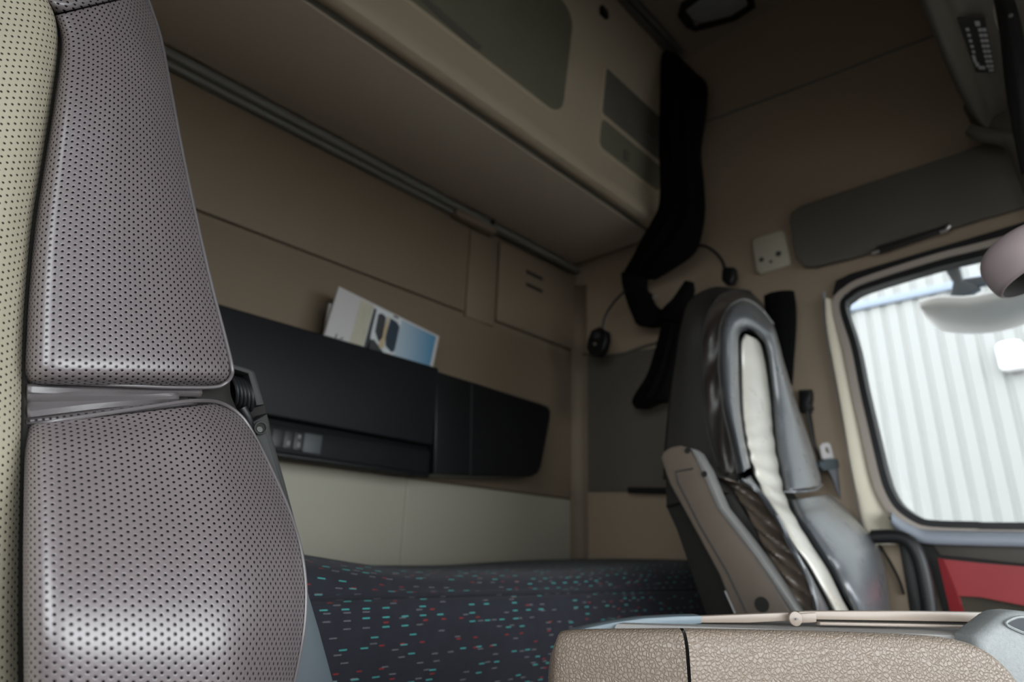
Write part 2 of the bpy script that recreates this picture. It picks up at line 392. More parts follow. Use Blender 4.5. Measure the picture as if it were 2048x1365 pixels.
rc = [[(W - 0.002, B - 0.13 + 0.13 * math.sin(t), z) if False else (W - 0.04 + 0.04 * math.cos(t), B - 0.04 + 0.04 * math.sin(t), z) for t in np.linspace(0, math.pi / 2, 7)] for z in (-0.7, 0.2, 0.9)]
struct(loft('trim_1', rc, 14, 6, M['wall'], solid=0.004))
# side wall with the door window cut out (ring between a big outline and the glass outline)
gpx = [(1694, 617), (1717, 693), (1735, 781), (1757, 875), (1776, 953), (1788, 985), (1805, 1011), (1834, 1032), (1864, 1041), (1950, 1044), (2048, 1046)]
gl_rear = [P(x, y, X=W) for x, y in gpx]
gl_top = [P(x, y, X=W) for x, y in ((1984, 511), (1881, 536), (1741, 579), (1706, 597))]
YF = -0.50
zb = gl_rear[-1][2]; zt = gl_top[0][2]
front = [np.array([W, YF + 0.10, zb - 0.005]), np.array([W, YF + 0.03, zb + 0.01]), np.array([W, YF, zb + 0.05]), np.array([W, YF + 0.10, 0.35]), np.array([W, YF + 0.22, zt - 0.03]), np.array([W, YF + 0.28, zt + 0.005])]
glass_out = gl_rear + front + gl_top
gy = np.array([p[1] for p in glass_out]); gz = np.array([p[2] for p in glass_out])
gc = np.array([W, -0.02, 0.37])
def scaled(o, dx, xx):
    """outline grown outwards by dx metres at x = xx"""
    n = len(o); res = []
    for i in range(n):
        t = o[(i + 1) % n] - o[i - 1]; nrm = np.array([0, t[2], -t[1]]); nrm /= np.linalg.norm(nrm)
        if nrm @ (o[i] - gc) < 0: nrm = -nrm
        q = o[i] + nrm * dx; res.append(np.array([xx, q[1], q[2]]))
    return res
def project_rect(p):
    """push an outline point out to the wall rectangle"""
    d = p - gc; k = 1e9
    for ax, lo, hi in ((1, -0.9, B + 0.012), (2, -CZ, ROOF)):
        if d[ax] > 1e-9: k = min(k, (hi - gc[ax]) / d[ax])
        if d[ax] < -1e-9: k = min(k, (lo - gc[ax]) / d[ax])
    return gc + d * k
dense = list(cr_spline(glass_out, 96, True))
hole = scaled(dense, 0.030, W)
# outer rectangle walk with matching count: project, then snap the corners
outer = [project_rect(p) for p in hole]
for cy in (-0.9, B + 0.012):
    for cz in (-CZ, ROOF):
        i = int(np.argmin([abs(p[1] - cy) + abs(p[2] - cz) for p in outer])); outer[i] = np.array([W, cy, cz])
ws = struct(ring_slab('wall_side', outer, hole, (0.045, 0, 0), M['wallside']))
# seam between side trim and roof trim, padded edge below it
sm = [P(x, y, X=W - 0.002) for x, y in ((1414, 243), (1540, 196), (1650, 155), (1760, 112), (1840, 82), (2000, 20))]
tube('trim_seam', sm, 0.0045, M['greyrail'], ws, 6)
s2 = [P(x, y, X=W - 0.004) for x, y in ((1160, 708), (1230, 712), (1300, 690), (1400, 668), (1560, 640))]
tube('trim_seam', s2, 0.005, M['sidefelt'], ws, 6, sm=20)
lower_pts = [P(x, y, X=W - 0.003) for x, y in ((1160, 716), (1300, 698), (1400, 676), (1560, 645), (1600, 900), (1640, 1130), (1165, 1130))]
prism('lower_side_panel', lower_pts[:5] + [P(1615, 985, X=W - 0.003), P(1163, 985, X=W - 0.003)], (0.002, 0, 0), M['sidefelt'], ws, smooth=False)
# other two walls of the cab, mostly behind the camera
def wall_with_hole(name, outer_c, inner_c, off, mat):
    return struct(ring_slab(name, outer_c, inner_c, off, mat))
wf = wall_with_hole('wall_front', [(-0.5, -0.86, -CZ), (1.64, -0.86, -CZ), (1.64, -0.86, ROOF), (-0.5, -0.86, ROOF)],
                    [(-0.46, -0.86, -0.20), (1.58, -0.86, -0.20), (1.56, -0.86, 0.56), (-0.44, -0.86, 0.56)], (0, -0.03, 0), M['wallside'])
wn = wall_with_hole('wall_near', [(-0.5, -0.86, -CZ), (-0.5, 1.30, -CZ), (-0.5, 1.30, ROOF), (-0.5, -0.86, ROOF)],
                    [(-0.5, -0.65, -0.08), (-0.5, 0.30, -0.08), (-0.5, 0.30, 0.50), (-0.5, -0.55, 0.50)], (-0.03, 0, 0), M['wallside'])
w2 = struct(prism('window_2', [(-0.46, -0.875, -0.20), (1.58, -0.875, -0.20), (1.56, -0.875, 0.56), (-0.44, -0.875, 0.56)], (0, 0.005, 0), M['glass'], smooth=False))
w3 = struct(prism('window_3', [(-0.515, -0.65, -0.08), (-0.515, 0.30, -0.08), (-0.515, 0.30, 0.50), (-0.515, -0.55, 0.50)], (0.004, 0, 0), M['glass'], smooth=False))
# driver door window: glass, black seal, frame
win = struct(prism('window_1', scaled(dense, 0.012, W + 0.022), (0.004, 0, 0), M['glass'], smooth=False))
def band(name, d0, d1, x0, x1, mat, parent):
    """closed ring of rectangular section round the glass outline"""
    a, b, c, d = scaled(dense, d0, x0), scaled(dense, d1, x0), scaled(dense, d1, x1), scaled(dense, d0, x1)
    n = len(a); V = a + b + c + d; Fs = []
    for k in range(4):
        for i in range(n): Fs.append((k * n + i, k * n + (i + 1) % n, ((k + 1) % 4) * n + (i + 1) % n, ((k + 1) % 4) * n + i))
    return mk(name, V, Fs, mat, parent, angle=50)
band('window_seal', 0.000, 0.014, W - 0.010, W + 0.028, M['rubber'], win)
band('window_frame', 0.0145, 0.030, W - 0.016, W + 0.02, M['frame'], win)
# black header along the top of the window
hd = [P(x, y, X=W - 0.012) for x, y in ((1664, 590), (1672, 562), (1700, 548), (1850, 503), (1990, 462), (2060, 440), (2400, 330))]
hb = [P(x, y, X=W - 0.012) for x, y in ((2400, 400), (2060, 490), (1984, 508), (1881, 533), (1780, 563), (1722, 582), (1690, 592))]
prism('window_header', hd + hb, (0.010, 0, 0), M['rubber'], win, smooth=False)
# cream strip of the pillar between wall trim and frame
cl_ = [(1668, 600), (1690, 690), (1724, 850), (1748, 960), (1770, 1010), (1783, 1036), (1800, 1090)]; cr_ = [(1650, 596), (1654, 660), (1678, 790), (1702, 930), (1716, 1000), (1728, 1050), (1748, 1090)]
loft('pillar_trim', [[P(*a_, X=W - 0.002), P((a_[0] + b_[0]) / 2, (a_[1] + b_[1]) / 2, X=W - 0.016), P(*b_, X=W - 0.024), P(b_[0] - 3, b_[1], X=W - 0.003)] for a_, b_ in zip(cl_, cr_)], 12, 24, M['cream'], ws)
tube('pillar_edge', [P(x, y, X=W - 0.008) for x, y in ((1648, 585), (1652, 660), (1677, 790), (1701, 930), (1727, 1060))], 0.003, M['sill'], ws, 6, sm=16)
# door below the window
dr = struct(prism('door_1', [P(x, y, X=W - 0.020) for x, y in ((1776, 1034), (1800, 1045), (1850, 1068), (2048, 1072), (2500, 1085), (2500, 1420), (1930, 1420), (1890, 1240), (1868, 1160))], (0.018, 0, 0), M['doordark'], smooth=False))
sl = [[P(x, y, X=W + dx) + np.array([0, 0, dz]) for dx, dz in ((0.005, 0.012), (-0.02, 0.012), (-0.045, 0.006), (-0.050, -0.004), (-0.045, -0.012))] for x, y in ((1782, 1038), (1800, 1052), (1826, 1066), (1856, 1075), (1950, 1078), (2048, 1080), (2300, 1086), (2600, 1094))]
loft('window_sill', sl, 14, 40, M['sill'], dr, solid=0.003)
tp = [P(x, y, X=W - 0.034) for x, y in ((1858, 1078), (2048, 1082), (2500, 1092), (2500, 1180), (2048, 1130), (1960, 1120), (1880, 1112), (1868, 1095))]
prism('door_top_trim', tp, (0.016, 0, 0), M['doorgrey'], dr, bevel=0.003)
rd_o = [P(x, y, X=W - 0.036) for x, y in ((1884, 1119), (1960, 1127), (2048, 1134), (2400, 1165), (2400, 1400), (1960, 1400), (1928, 1290), (1905, 1200))]
rd_i = [P(x, y, X=W - 0.036) for x, y in ((1917, 1193), (1960, 1195), (2048, 1212), (2330, 1280), (2330, 1380), (1975, 1380), (1945, 1300), (1925, 1225))]
ring_slab('red_panel', rd_o, rd_i, (0.014, 0, 0), M['red'], dr)
prism('red_edge', [P(x, y, X=W - 0.0365) for x, y in ((1875, 1117), (1887, 1119), (1912, 1180), (1926, 1226), (1950, 1310), (1920, 1310))], (0.012, 0, 0), M['red_edge'], dr, smooth=False)
prism('door_pocket', rd_i, (0.001, 0, 0), M['pocket'], dr, smooth=False).location.x += 0.012
# ================================================================== OUTSIDE
gr = struct(box('ground', (-12, 14), (-14, 12), (-2.05, -2.0), M['asphalt'], bevel=0))
XB = 5.6; pw = 0.118
bld = empty('cladded_building', (XB, 0.6, -2.0), 'long white building clad in vertical corrugated sheets beyond the side window', 'building')
box('wall', (XB + 0.05, XB + 0.3), (-5, 7.5), (-2.0, 6.5), M['clad'], bld, 0)
prof = [(0.0, 0.014), (0.012, 0.014), (0.024, 0.0), (0.094, 0.0), (0.106, 0.014), (0.118, 0.014)]
zc_g = P(1800, 596, X=XB)[2]
sheets = {}
for zlo, zhi, tagz in ((-2.0, zc_g - 0.03, 'low'), (zc_g + 0.03, 6.5, 'high')):
    first = None
    for i in range(36):
        y0 = -1.3 + i * pw
        if first is None:
            V = [(XB + d, y0 + s, zlo) for s, d in prof] + [(XB + d, y0 + s, zhi) for s, d in prof]
            first = mk('cladding_sheet', V, [(k, k + 1, k + 7, k + 6) for k in range(5)], M['clad'], bld, smooth=False)
            base = first.location.copy()
        else:
            c = first.copy(); COL.objects.link(c); c.parent = bld; c.location = base + Vector((0, i * pw, 0))
box('gutter', (XB - 0.03, XB + 0.04), (-5, 7.5), (zc_g - 0.035, zc_g + 0.035), M['gutter'], bld, 0.012)
a = P(1990, 690, X=XB - 0.02); b = P(2062, 742, X=XB - 0.02)
box('bright_plate', (XB - 0.11, XB - 0.004), (b[1], a[1]), (b[2], a[2]), M['clad_bright'], bld, 0.05, 4)  # made-up plate standing in for a bright spot of light on the wall
# kerb mirror outside above the window
kx = 1.80
km = empty('kerb_mirror', P(1950, 668, X=kx), 'grey bowl-shaped outside mirror hanging above the side window', 'mirror')
def krow(pl, X): return [P(x, y, X=X) for x, y in pl]
rows = [krow(((1836, 603), (1875, 592), (1935, 592), (2000, 578), (2075, 552), (2170, 530)), kx - 0.05),
        krow(((1842, 618), (1878, 616), (1940, 618), (2010, 606), (2080, 585), (2176, 560)), kx - 0.055),
        krow(((1852, 636), (1882, 648), (1945, 654), (2010, 646), (2080, 624), (2166, 592)), kx - 0.03),
        krow(((1866, 652), (1890, 664), (1945, 668), (2005, 662), (2070, 642), (2140, 612)), kx + 0.02),
        krow(((1862, 640), (1890, 650), (1945, 655), (2005, 648), (2070, 628), (2140, 600)), kx + 0.07),
        krow(((1842, 606), (1880, 598), (1935, 598), (2000, 584), (2075, 560), (2165, 538)), kx + 0.09)]
loft('mirror_housing', [np.array(r) for r in rows], 30, 24, M['mirror_sh'], km, solid=0.004)
loft('mirror_glass', [rows[0], [p + np.array([0.07, 0, 0.0]) for p in rows[0]], rows[5]], 20, 6, M['tray'], km, solid=0.004)
prism('bracket', krow(((1886, 536), (1918, 528), (1925, 560), (1960, 575), (1925, 594), (1900, 590), (1905, 565)), kx), (0.03, 0, 0), M['mirror_dk'], km, bevel=0.004)
prism('bracket', krow(((1978, 512), (2010, 500), (2010, 570), (1990, 575), (1980, 545)), kx), (0.03, 0, 0), M['mirror_dk'], km, bevel=0.004)
a = P(1902, 534, X=kx); box('mount_arm', (1.646, kx + 0.02), (a[1] - 0.012, a[1] + 0.012), (a[2] - 0.004, a[2] + 0.03), M['mirror_dk'], km, 0.004)
prism('bracket_bar', krow(((1910, 560), (1985, 548), (1985, 566), (1912, 580)), kx + 0.005), (0.02, 0, 0), M['gutter'], km, bevel=0.003)
# ================================================================== OVERHEAD LOCKER
YB0, ZU = 0.862, 0.962
def lockY(z): return 0.865 - (z - 1.088) * 0.121
pn = np.array([0, 1, 0.121]); pn /= np.linalg.norm(pn); po = np.array([0, 0.865, 1.088])
LK = empty('overhead_locker', (0.55, 1.05, ZU), 'beige overhead storage locker running along the rear wall under the roof', 'locker')
prof = [(1.255, ZU + 0.006), (0.905, ZU + 0.006), (0.900, ZU - 0.002), (0.880, ZU - 0.006), (0.866, ZU - 0.002), (0.860, ZU + 0.012), (0.862, ZU + 0.035), (lockY(1.10), 1.10), (lockY(1.33), 1.33), (lockY(1.50), 1.50), (lockY(1.60) + 0.016, 1.60), (1.255, 1.60)]
x0, x1 = -0.48, 1.545
n = len(prof)
V = [(x0, y, z) for y, z in prof] + [(x1, y, z) for y, z in prof]
mk('body', V, [(i, (i + 1) % n, n + (i + 1) % n, n + i) for i in range(n)] + [tuple(range(n)), tuple(range(n, 2 * n))[::-1]], M['locker'], LK, angle=50)
box('shadow_gap', (-0.47, 1.54), (0.902, 0.922), (ZU + 0.001, ZU + 0.0075), M['lid_dark'], LK, 0)  # dark strip stands in for the shadow line behind the lip
box('underside_panel', (-0.47, 1.54), (0.919, 1.225), (ZU - 0.004, ZU + 0.008), M['under'], LK, 0.003)
def onlock(px, py): return PP(px, py, po, pn)
def lid(name, xa, xb, za, zb_, r, mat, th=0.006):
    o2 = rrect(xb - xa, zb_ - za, r, 7)
    pts = [np.array([(xa + xb) / 2 + u, lockY((za + zb_) / 2 + v) - 0.0005, (za + zb_) / 2 + v]) for u, v in o2]
    ob = prism(name, pts, tuple(-pn * th), mat, LK, bevel=0.0025)
    tube('lid_rim', [p - pn * 0.002 for p in pts], 0.0055, M['locker'], ob, 6, closed=True)
    return ob
a, b = onlock(1103, 214), onlock(1134, 45)
print('hatch', a, b, onlock(1204, 130), onlock(1193, 290), onlock(1200, 232), onlock(1318, 392))
zl_ = onlock(950, 108)[2]
print('zl', zl_, onlock(807, 0), onlock(1095, 219))
l1 = lid('lid', 0.20, 1.032, zl_, 1.40, 0.055, M['lid'])
pg = [onlock(x, y) for x, y in ((836, 4), (856, 2), (958, 94), (954, 103), (944, 99))]
prism('pull_groove', pg, tuple(-pn * 0.010), M['lid_dark'], l1, smooth=False)
tube('pull_lip', [onlock(854, 2) - pn * 0.010, onlock(959, 93) - pn * 0.010], 0.0035, M['lid'], l1)
zs = onlock(1200, 232)[2]
za = onlock(1318, 392)[2]; zt2 = onlock(1204, 130)[2]
l2 = lid('lid', 1.185, 1.50, za + 0.002, zs - 0.004, 0.022, M['lid'])
l3 = lid('lid', 1.185, 1.50, zs + 0.004, zt2, 0.012, M['lid_dark'])
q = onlock(1247, 314)
box('latch', (q[0] - 0.011, q[0] + 0.011), (q[1] - 0.013, q[1] - 0.004), (q[2] - 0.016, q[2] + 0.016), M['lid_dark'], l2, 0.002)
tube('pull_lip', [onlock(1250, 240) - pn * 0.008, onlock(1305, 285) - pn * 0.008], 0.006, M['greyrail'], l3)
q = onlock(1205, 27)
box('buffer', (q[0] - 0.016, q[0] + 0.016), (q[1] - 0.012, q[1] + 0.001), (q[2] - 0.014, q[2] + 0.014), M['blackpl2'], LK, 0.003)
# rail and bracket along the rear edge under the locker
RL = empty('rear_rail', (0.5, 1.24, 0.935), 'thin grey rail below the locker against the rear wall', 'rail')
box('bar', (-0.46, 1.57), (1.226, 1.2525), (0.938, 0.957), M['greyrail'], RL, 0.004)
box('lower_lip', (-0.46, 1.00), (1.236, 1.2525), (0.922, 0.934), M['greyrail'], RL, 0.003)
box('bracket', (1.00, 1.16), (1.222, 1.2525), (0.915, 0.937), M['wall'], RL, 0.005)
q = P(985, 458, Y=1.22)
disc('screw', (q[0], 1.222, 0.948), (0, -1, 0), 0.008, 0.004, M['dark'], RL)
# curtain rail on the ceiling
CR = empty('curtain_rail', (0.8, 0.80, ROOF - 0.02), 'grey double curtain track fixed along the ceiling edge', 'rail')
box('track', (-0.45, 1.56), (0.775, 0.790), (ROOF - 0.022, ROOF - 0.001), M['greyrail'], CR, 0.003)
box('track', (-0.45, 1.56), (0.797, 0.810), (ROOF - 0.022, ROOF - 0.001), M['greyrail'], CR, 0.003)
# ceiling lamp
c1 = P(1400, 30, Z=ROOF); 
CL = empty('ceiling_lamp', (c1[0], c1[1], ROOF - 0.03), 'unlit frosted dome lamp set into the dark ceiling', 'lamp')
lp = [P(x, y, Z=ROOF - 0.002) for x, y in ((1355, 28), (1372, 50), (1390, 58), (1470, 36), (1510, 10), (1500, -40), (1420, -30), (1362, 5))]
prism('bezel', lp, (0, 0, -0.012), M['dark'], CL, bevel=0.003)
lp2 = [P(x, y, Z=ROOF - 0.014) for x, y in ((1372, 18), (1392, 44), (1462, 26), (1495, 5), (1485, -30), (1425, -22))]
prism('diffuser', lp2, (0, 0, -0.014), M['lampglass'], CL, bevel=0.005)
q = P(1392, 46, Z=ROOF - 0.028); disc('clip', q, (0, 0, -1), 0.007, 0.006, M['metal'], CL)
# ================================================================== REAR SHELF UNIT
SH = empty('rear_storage_unit', (0.5, 1.2, 0.165), 'long black plastic storage pocket with switches on the rear wall', 'shelf')
box('body', (-0.40, 0.925), (1.175, B - 0.001), (0.172, 0.24), M['blackpl2'], SH, 0.004)
box('pocket_front', (-0.40, 0.918), (1.150, 1.164), (0.236, 0.425), M['blackpl'], SH, 0.005, 3)
box('lower_panel', (-0.40, 0.918), (1.158, 1.174), (0.172, 0.224), M['blackpl'], SH, 0.004)
eb = [P(x, y, Y=1.148) for x, y in ((874, 742), (945, 764), (1085, 808), (1097, 813), (1103, 824), (1101, 842), (1083, 936), (1077, 948), (1066, 954), (1050, 955), (945, 953), (868, 949))]
prism('end_compartment', eb, (0, B - 0.0015 - 1.148, 0), M['blackpl2'], SH, bevel=0.006, seg=3)
tube('lid_line', [P(944, 766, Y=1.147), P(941, 952, Y=1.147)], 0.0016, M['switch'], SH, 6)
tube('bottom_lip', [(-0.4, 1.158, 0.1675), (0.915, 1.158, 0.1675)], 0.005, M['blackpl2'], SH)
for i, (xa, xb) in enumerate(((518, 541), (543, 565), (567, 585), (587, 606))):
    a = P(xa, 862 + i * 2, Y=1.157); b = P(xb, 886 + i * 2, Y=1.157)
    sw = box('switch', (a[0] + 0.001, b[0] - 0.001), (1.1535, 1.1575), (0.180, 0.214), M['switch'], SH, 0.0015)
    cx = (a[0] + b[0]) / 2
    if i >= 2: box('symbol', (cx - 0.003, cx + 0.003), (1.1529, 1.1534), (0.186, 0.195), M['symbol'], sw, 0)
    if i == 3: box('symbol', (cx - 0.003, cx + 0.003), (1.1529, 1.1534), (0.203, 0.210), M['symbol'], sw, 0)
a = P(609, 862, Y=1.157); b = P(641, 895, Y=1.157)
box('blank_plate', (a[0], b[0]), (1.1535, 1.1575), (0.178, 0.216), M['blank'], SH, 0.0015)
# brochures in the pocket
def brochure_frame(tl, tr, bl, Y):
    o = P(*tl, Y=Y); u = P(*tr, Y=Y) - o; v = P(*bl, Y=Y) - o
    return o, u, v
def quadprint(name, o, u, v, poly, lift, mat, parent):
    return prism(name, [o + u * s + v * t + np.array([0, -lift, 0]) for s, t in poly], (0, 0.0004, 0), mat, parent, smooth=False)
o, u, v = brochure_frame((678, 573), (879, 673), (650, 666), 1.178)
BR = empty('brochure', o + v * 1.9 + u * 0.4, 'white brochure with truck photo and blue sky sticking out of the black pocket', 'brochure')
prism('cover', [o + u * s + v * t for s, t in ((0, 0), (1, 0), (1, 1.35), (0, 1.35))], (0, 0.006, 0), M['white'], BR, bevel=0.0006)
bt = NT('blue_sky_print').set(rough=0.5)
gx = bt.n('ShaderNodeSeparateXYZ'); bt.l(bt.obj(), gx.inputs[0])
mr = bt.n('ShaderNodeMapRange'); bt.l(gx.outputs[0], mr.inputs[0]); mr.inputs[1].default_value = -0.05; mr.inputs[2].default_value = 0.055
bt.l(bt.mix(mr.outputs[0], (0.33, 0.40, 0.45), (0.07, 0.20, 0.32)), bt.p.inputs['Base Color'])
M['pb_beige'] = plain('beige_print', (0.40, 0.38, 0.29), 0.5, var=0.15, nscale=60)
M['pb_dark'] = plain('dark_print', (0.03, 0.032, 0.035), 0.5, var=0.3, nscale=120)
M['pb_tan'] = plain('tan_print', (0.42, 0.33, 0.20), 0.5, var=0.2, nscale=100)
M['pb_glass'] = plain('navy_print', (0.015, 0.03, 0.045), 0.5)
M['pb_light'] = plain('pale_print', (0.52, 0.54, 0.55), 0.5)
quadprint('beige_column', o, u, v, ((0.205, 0.05), (0.325, 0.05), (0.325, 1.3), (0.205, 1.3)), 0.0006, M['pb_beige'], BR)
tk = quadprint('truck_picture', o, u, v, ((0.325, 0.04), (0.60, 0.04), (0.60, 1.3), (0.325, 1.3)), 0.0006, M['pb_light'], BR)
for poly, m in ((((0.33, 0.08), (0.355, 0.10), (0.36, 0.6), (0.39, 1.25), (0.33, 1.25)), 'pb_dark'),
                (((0.38, 0.17), (0.41, 0.12), (0.455, 0.16), (0.465, 0.62), (0.44, 0.72), (0.39, 0.55)), 'pb_dark'),
                (((0.468, 0.12), (0.485, 0.12), (0.50, 0.80), (0.46, 0.85), (0.445, 0.74)), 'pb_tan'),
                (((0.495, 0.13), (0.56, 0.15), (0.595, 0.22), (0.60, 0.75), (0.58, 0.82), (0.51, 0.74), (0.49, 0.55)), 'pb_glass'),
                (((0.36, 0.75), (0.40, 0.72), (0.50, 0.88), (0.56, 0.92), (0.56, 1.25), (0.36, 1.25)), 'pb_dark'),
                (((0.55, 0.86), (0.60, 0.86), (0.60, 1.1), (0.54, 1.1)), 'pb_tan'),
                (((0.515, 0.035), (0.565, 0.035), (0.565, 0.075), (0.515, 0.075)), 'pb_dark'),
                (((0.365, 0.22), (0.378, 0.2), (0.385, 0.6), (0.37, 0.6)), 'pb_light')):
    quadprint('printed_shape', o, u, v, poly, 0.0012, M[m], tk)
quadprint('sky_picture', o, u, v, ((0.60, 0.05), (0.965, 0.05), (0.965, 1.3), (0.60, 1.3)), 0.0006, bt.m, BR)
for poly in (((0.085, 0.93), (0.095, 0.93), (0.095, 1.1), (0.085, 1.1)), ((0.115, 1.0), (0.125, 1.0), (0.118, 1.12), (0.108, 1.12)), ((0.125, 0.97), (0.15, 0.94), (0.152, 0.96), (0.13, 1.0)), ((0.128, 1.02), (0.15, 1.1), (0.142, 1.12), (0.122, 1.04))):
    quadprint('printed_letter', o, u, v, poly, 0.0006, M['pb_dark'], BR)
o2, u2, v2 = brochure_frame((659, 606), (800, 672), (650, 660), 1.190)
bk = prism('booklet', [o2 + u2 * s + v2 * t for s, t in ((0, 0), (1, 0), (1, 2.2), (0, 2.2))], (0, 0.008, 0), M['white'], bevel=0.0008)
tag(bk, 'plain pale booklet tucked behind the truck brochure', 'booklet')
# ================================================================== BUNK
BK = empty('bunk_bed', (0.6, 0.95, -CZ), 'lower bunk with dark mattress flecked in teal, red and white', 'bed')
box('bunk_base', (-0.40, 1.56), (0.72, 1.24), (-CZ, -0.235), M['blackpl'], BK, 0.01)
crest = [(-0.46, 0.01)] + [(lambda p: (p[0], p[2]))(P(x, y, Y=0.735)) for x, y in ((560, 1092), (610, 1108), (680, 1126), (750, 1138), (900, 1142), (1100, 1141), (1200, 1137), (1260, 1128), (1390, 1123))] + [(1.57, 0.002)]
prof = [(1.245, -0.16, 0), (1.245, -0.035, 1), (1.15, -0.010, 1), (0.95, 0.000, 1), (0.80, 0.001, 1), (0.735, 0.0, 1), (0.700, -0.010, 1), (0.683, -0.024, 1), (0.6775, -0.052, 0), (0.6815, -0.0565, 0), (0.676, -0.062, 0), (0.670, -0.090, 0), (0.669, -0.140, 0), (0.676, -0.190, 0), (0.70, -0.225, 0), (0.80, -0.234, 0)]
cxs = np.linspace(-0.46, 1.57, 24); czs = np.interp(cxs, [c[0] for c in crest], [c[1] for c in crest])
czs = np.convolve(np.pad(czs, 1, 'edge'), [0.25, 0.5, 0.25], 'valid')
rows = [[(x, y, (c + dz) if rel else dz) for x, c in zip(cxs, czs)] for y, dz, rel in prof]
loft('mattress', rows, 90, 90, M['bunk'], BK)
tube('seam_piping', [(x, 0.6765, -0.0515) for x in np.linspace(-0.4, 1.56, 40)], 0.0022, M['bunk'], BK, 6)
# ================================================================== NEAR (PASSENGER) SEAT
NS = empty('passenger_seat', (-0.02, 0.40, -CZ), 'near high-backed seat with perforated black side bolsters and beige perforated centre', 'seat')
ncx = -0.02
def px_rows(tab, cols, rs=0.55):
    """tab: (left px, right px, base Y, extra depth of the right edge); cols: (fraction across, depth offset)"""
    out = []
    for (lx, ly), (rx, ry), Y, ed in tab:
        r = []
        for f, d in cols:
            x, y = lx + (rx - lx) * f, ly + (ry - ly) * f
            r.append(P(x, y, Y=Y + d + (ed * max(0, (f - rs) / (1 - rs)) ** 2)))
        out.append(r)
    return out
def mirrored(ob, name, mat, parent):
    """same part on the other side of the seat"""
    me = ob.data.copy()
    for v in me.vertices: v.co.x = -v.co.x
    me.flip_normals()
    c = bpy.data.objects.new(name, me); COL.objects.link(c); c.parent = parent
    wx = LOC[ob.name][0]
    c.location = (2 * ncx - wx - LOC[parent.name][0], ob.location.y, ob.location.z)
    for m in ob.modifiers:
        md = c.modifiers.new('thickness', 'SOLIDIFY'); md.thickness = m.thickness; md.offset = m.offset
    LOC[c.name] = np.array([2 * ncx - wx, 0, 0])
    return c
def smoothrow(tab): return tab
cols_u = ((0.0, 0.020), (0.045, 0.004), (0.14, -0.004), (0.32, -0.004), (0.55, 0.0), (0.78, 0.003), (0.93, 0.006), (1.0, 0.012))
tab_u = [((106, 32), (292, -12), 0.500, 0.03), ((120, 90), (320, 72), 0.495, 0.03), ((108, 200), (342, 185), 0.486, 0.03), ((88, 330), (367, 318), 0.484, 0.03),
         ((70, 450), (394, 445), 0.480, 0.028), ((58, 580), (424, 575), 0.474, 0.026), ((52, 690), (452, 683), 0.468, 0.024), ((50, 735), (463, 735), 0.467, 0.022), ((50, 757), (459, 759), 0.472, 0.022), ((50, 769), (438, 773), 0.482, 0.02)]
ub = loft('upper_bolster', px_rows(tab_u, cols_u), 60, 90, M['perf_black'], NS, solid=0.006)
mirrored(ub, 'upper_bolster', M['perf_black'], NS)
tab_t = [((40, -70), (270, -110), 0.53, 0.03), ((62, -20), (282, -60), 0.51, 0.03), ((86, 8), (289, -25), 0.500, 0.03), ((104, 29), (291, -15), 0.503, 0.03)]
tb = loft('headrest_panel', px_rows(tab_t, cols_u), 40, 16, M['perf_black'], NS, solid=0.006)
mirrored(tb, 'headrest_panel', M['perf_black'], NS)
cols_l = ((0.0, 0.026), (0.03, 0.008), (0.12, -0.003), (0.32, -0.006), (0.55, -0.006), (0.78, -0.003), (0.93, 0.004), (1.0, 0.012))
tab_l = [((50, 851), (440, 806), 0.475, 0.02), ((50, 868), (478, 830), 0.466, 0.03), ((49, 896), (505, 866), 0.455, 0.035), ((48, 950), (541, 937), 0.442, 0.04), ((47, 1020), (574, 1012), 0.428, 0.04), ((46, 1090), (597, 1085), 0.416, 0.04),
         ((46, 1160), (609, 1160), 0.406, 0.042), ((46, 1230), (609, 1232), 0.399, 0.045), ((47, 1300), (600, 1300), 0.396, 0.048), ((48, 1380), (582, 1388), 0.398, 0.05), ((50, 1500), (560, 1520), 0.405, 0.05), ((52, 1650), (540, 1680), 0.42, 0.05)]
lb = loft('lower_bolster', px_rows(tab_l, cols_l, 0.72), 70, 90, M['perf_black'], NS, solid=0.006)
mirrored(lb, 'lower_bolster', M['perf_black'], NS)
# beige centre
ins = [(52, -25, 0.515), (78, 3, 0.503), (102, 34, 0.498), (117, 88, 0.494), (105, 200, 0.488), (85, 330, 0.486), (66, 450, 0.482), (54, 580, 0.477), (48, 690, 0.472), (46, 850, 0.462), (44, 1000, 0.455), (42, 1150, 0.445), (42, 1300, 0.440), (44, 1450, 0.440), (46, 1600, 0.445)]
rows = []
for x, y, Y in ins:
    e = P(x, y, Y=Y + 0.024); rt = []
    for f, d in ((0, 0.0), (0.06, -0.016), (0.2, -0.026), (0.5, -0.030), (0.8, -0.026), (0.94, -0.016), (1, 0.0)):
        q = e.copy(); q[0] = e[0] + (2 * ncx - 2 * e[0]) * f; q[1] += d; rt.append(q)
    rows.append(rt)
loft('centre_panel', rows, 50, 90, M['perf_beige'], NS, solid=0.006)
tube('centre_seam', [P(x + 2, y, Y=Y + 0.022) for x, y, Y in ins], 0.0022, M['dark'], NS, 6, sm=60)
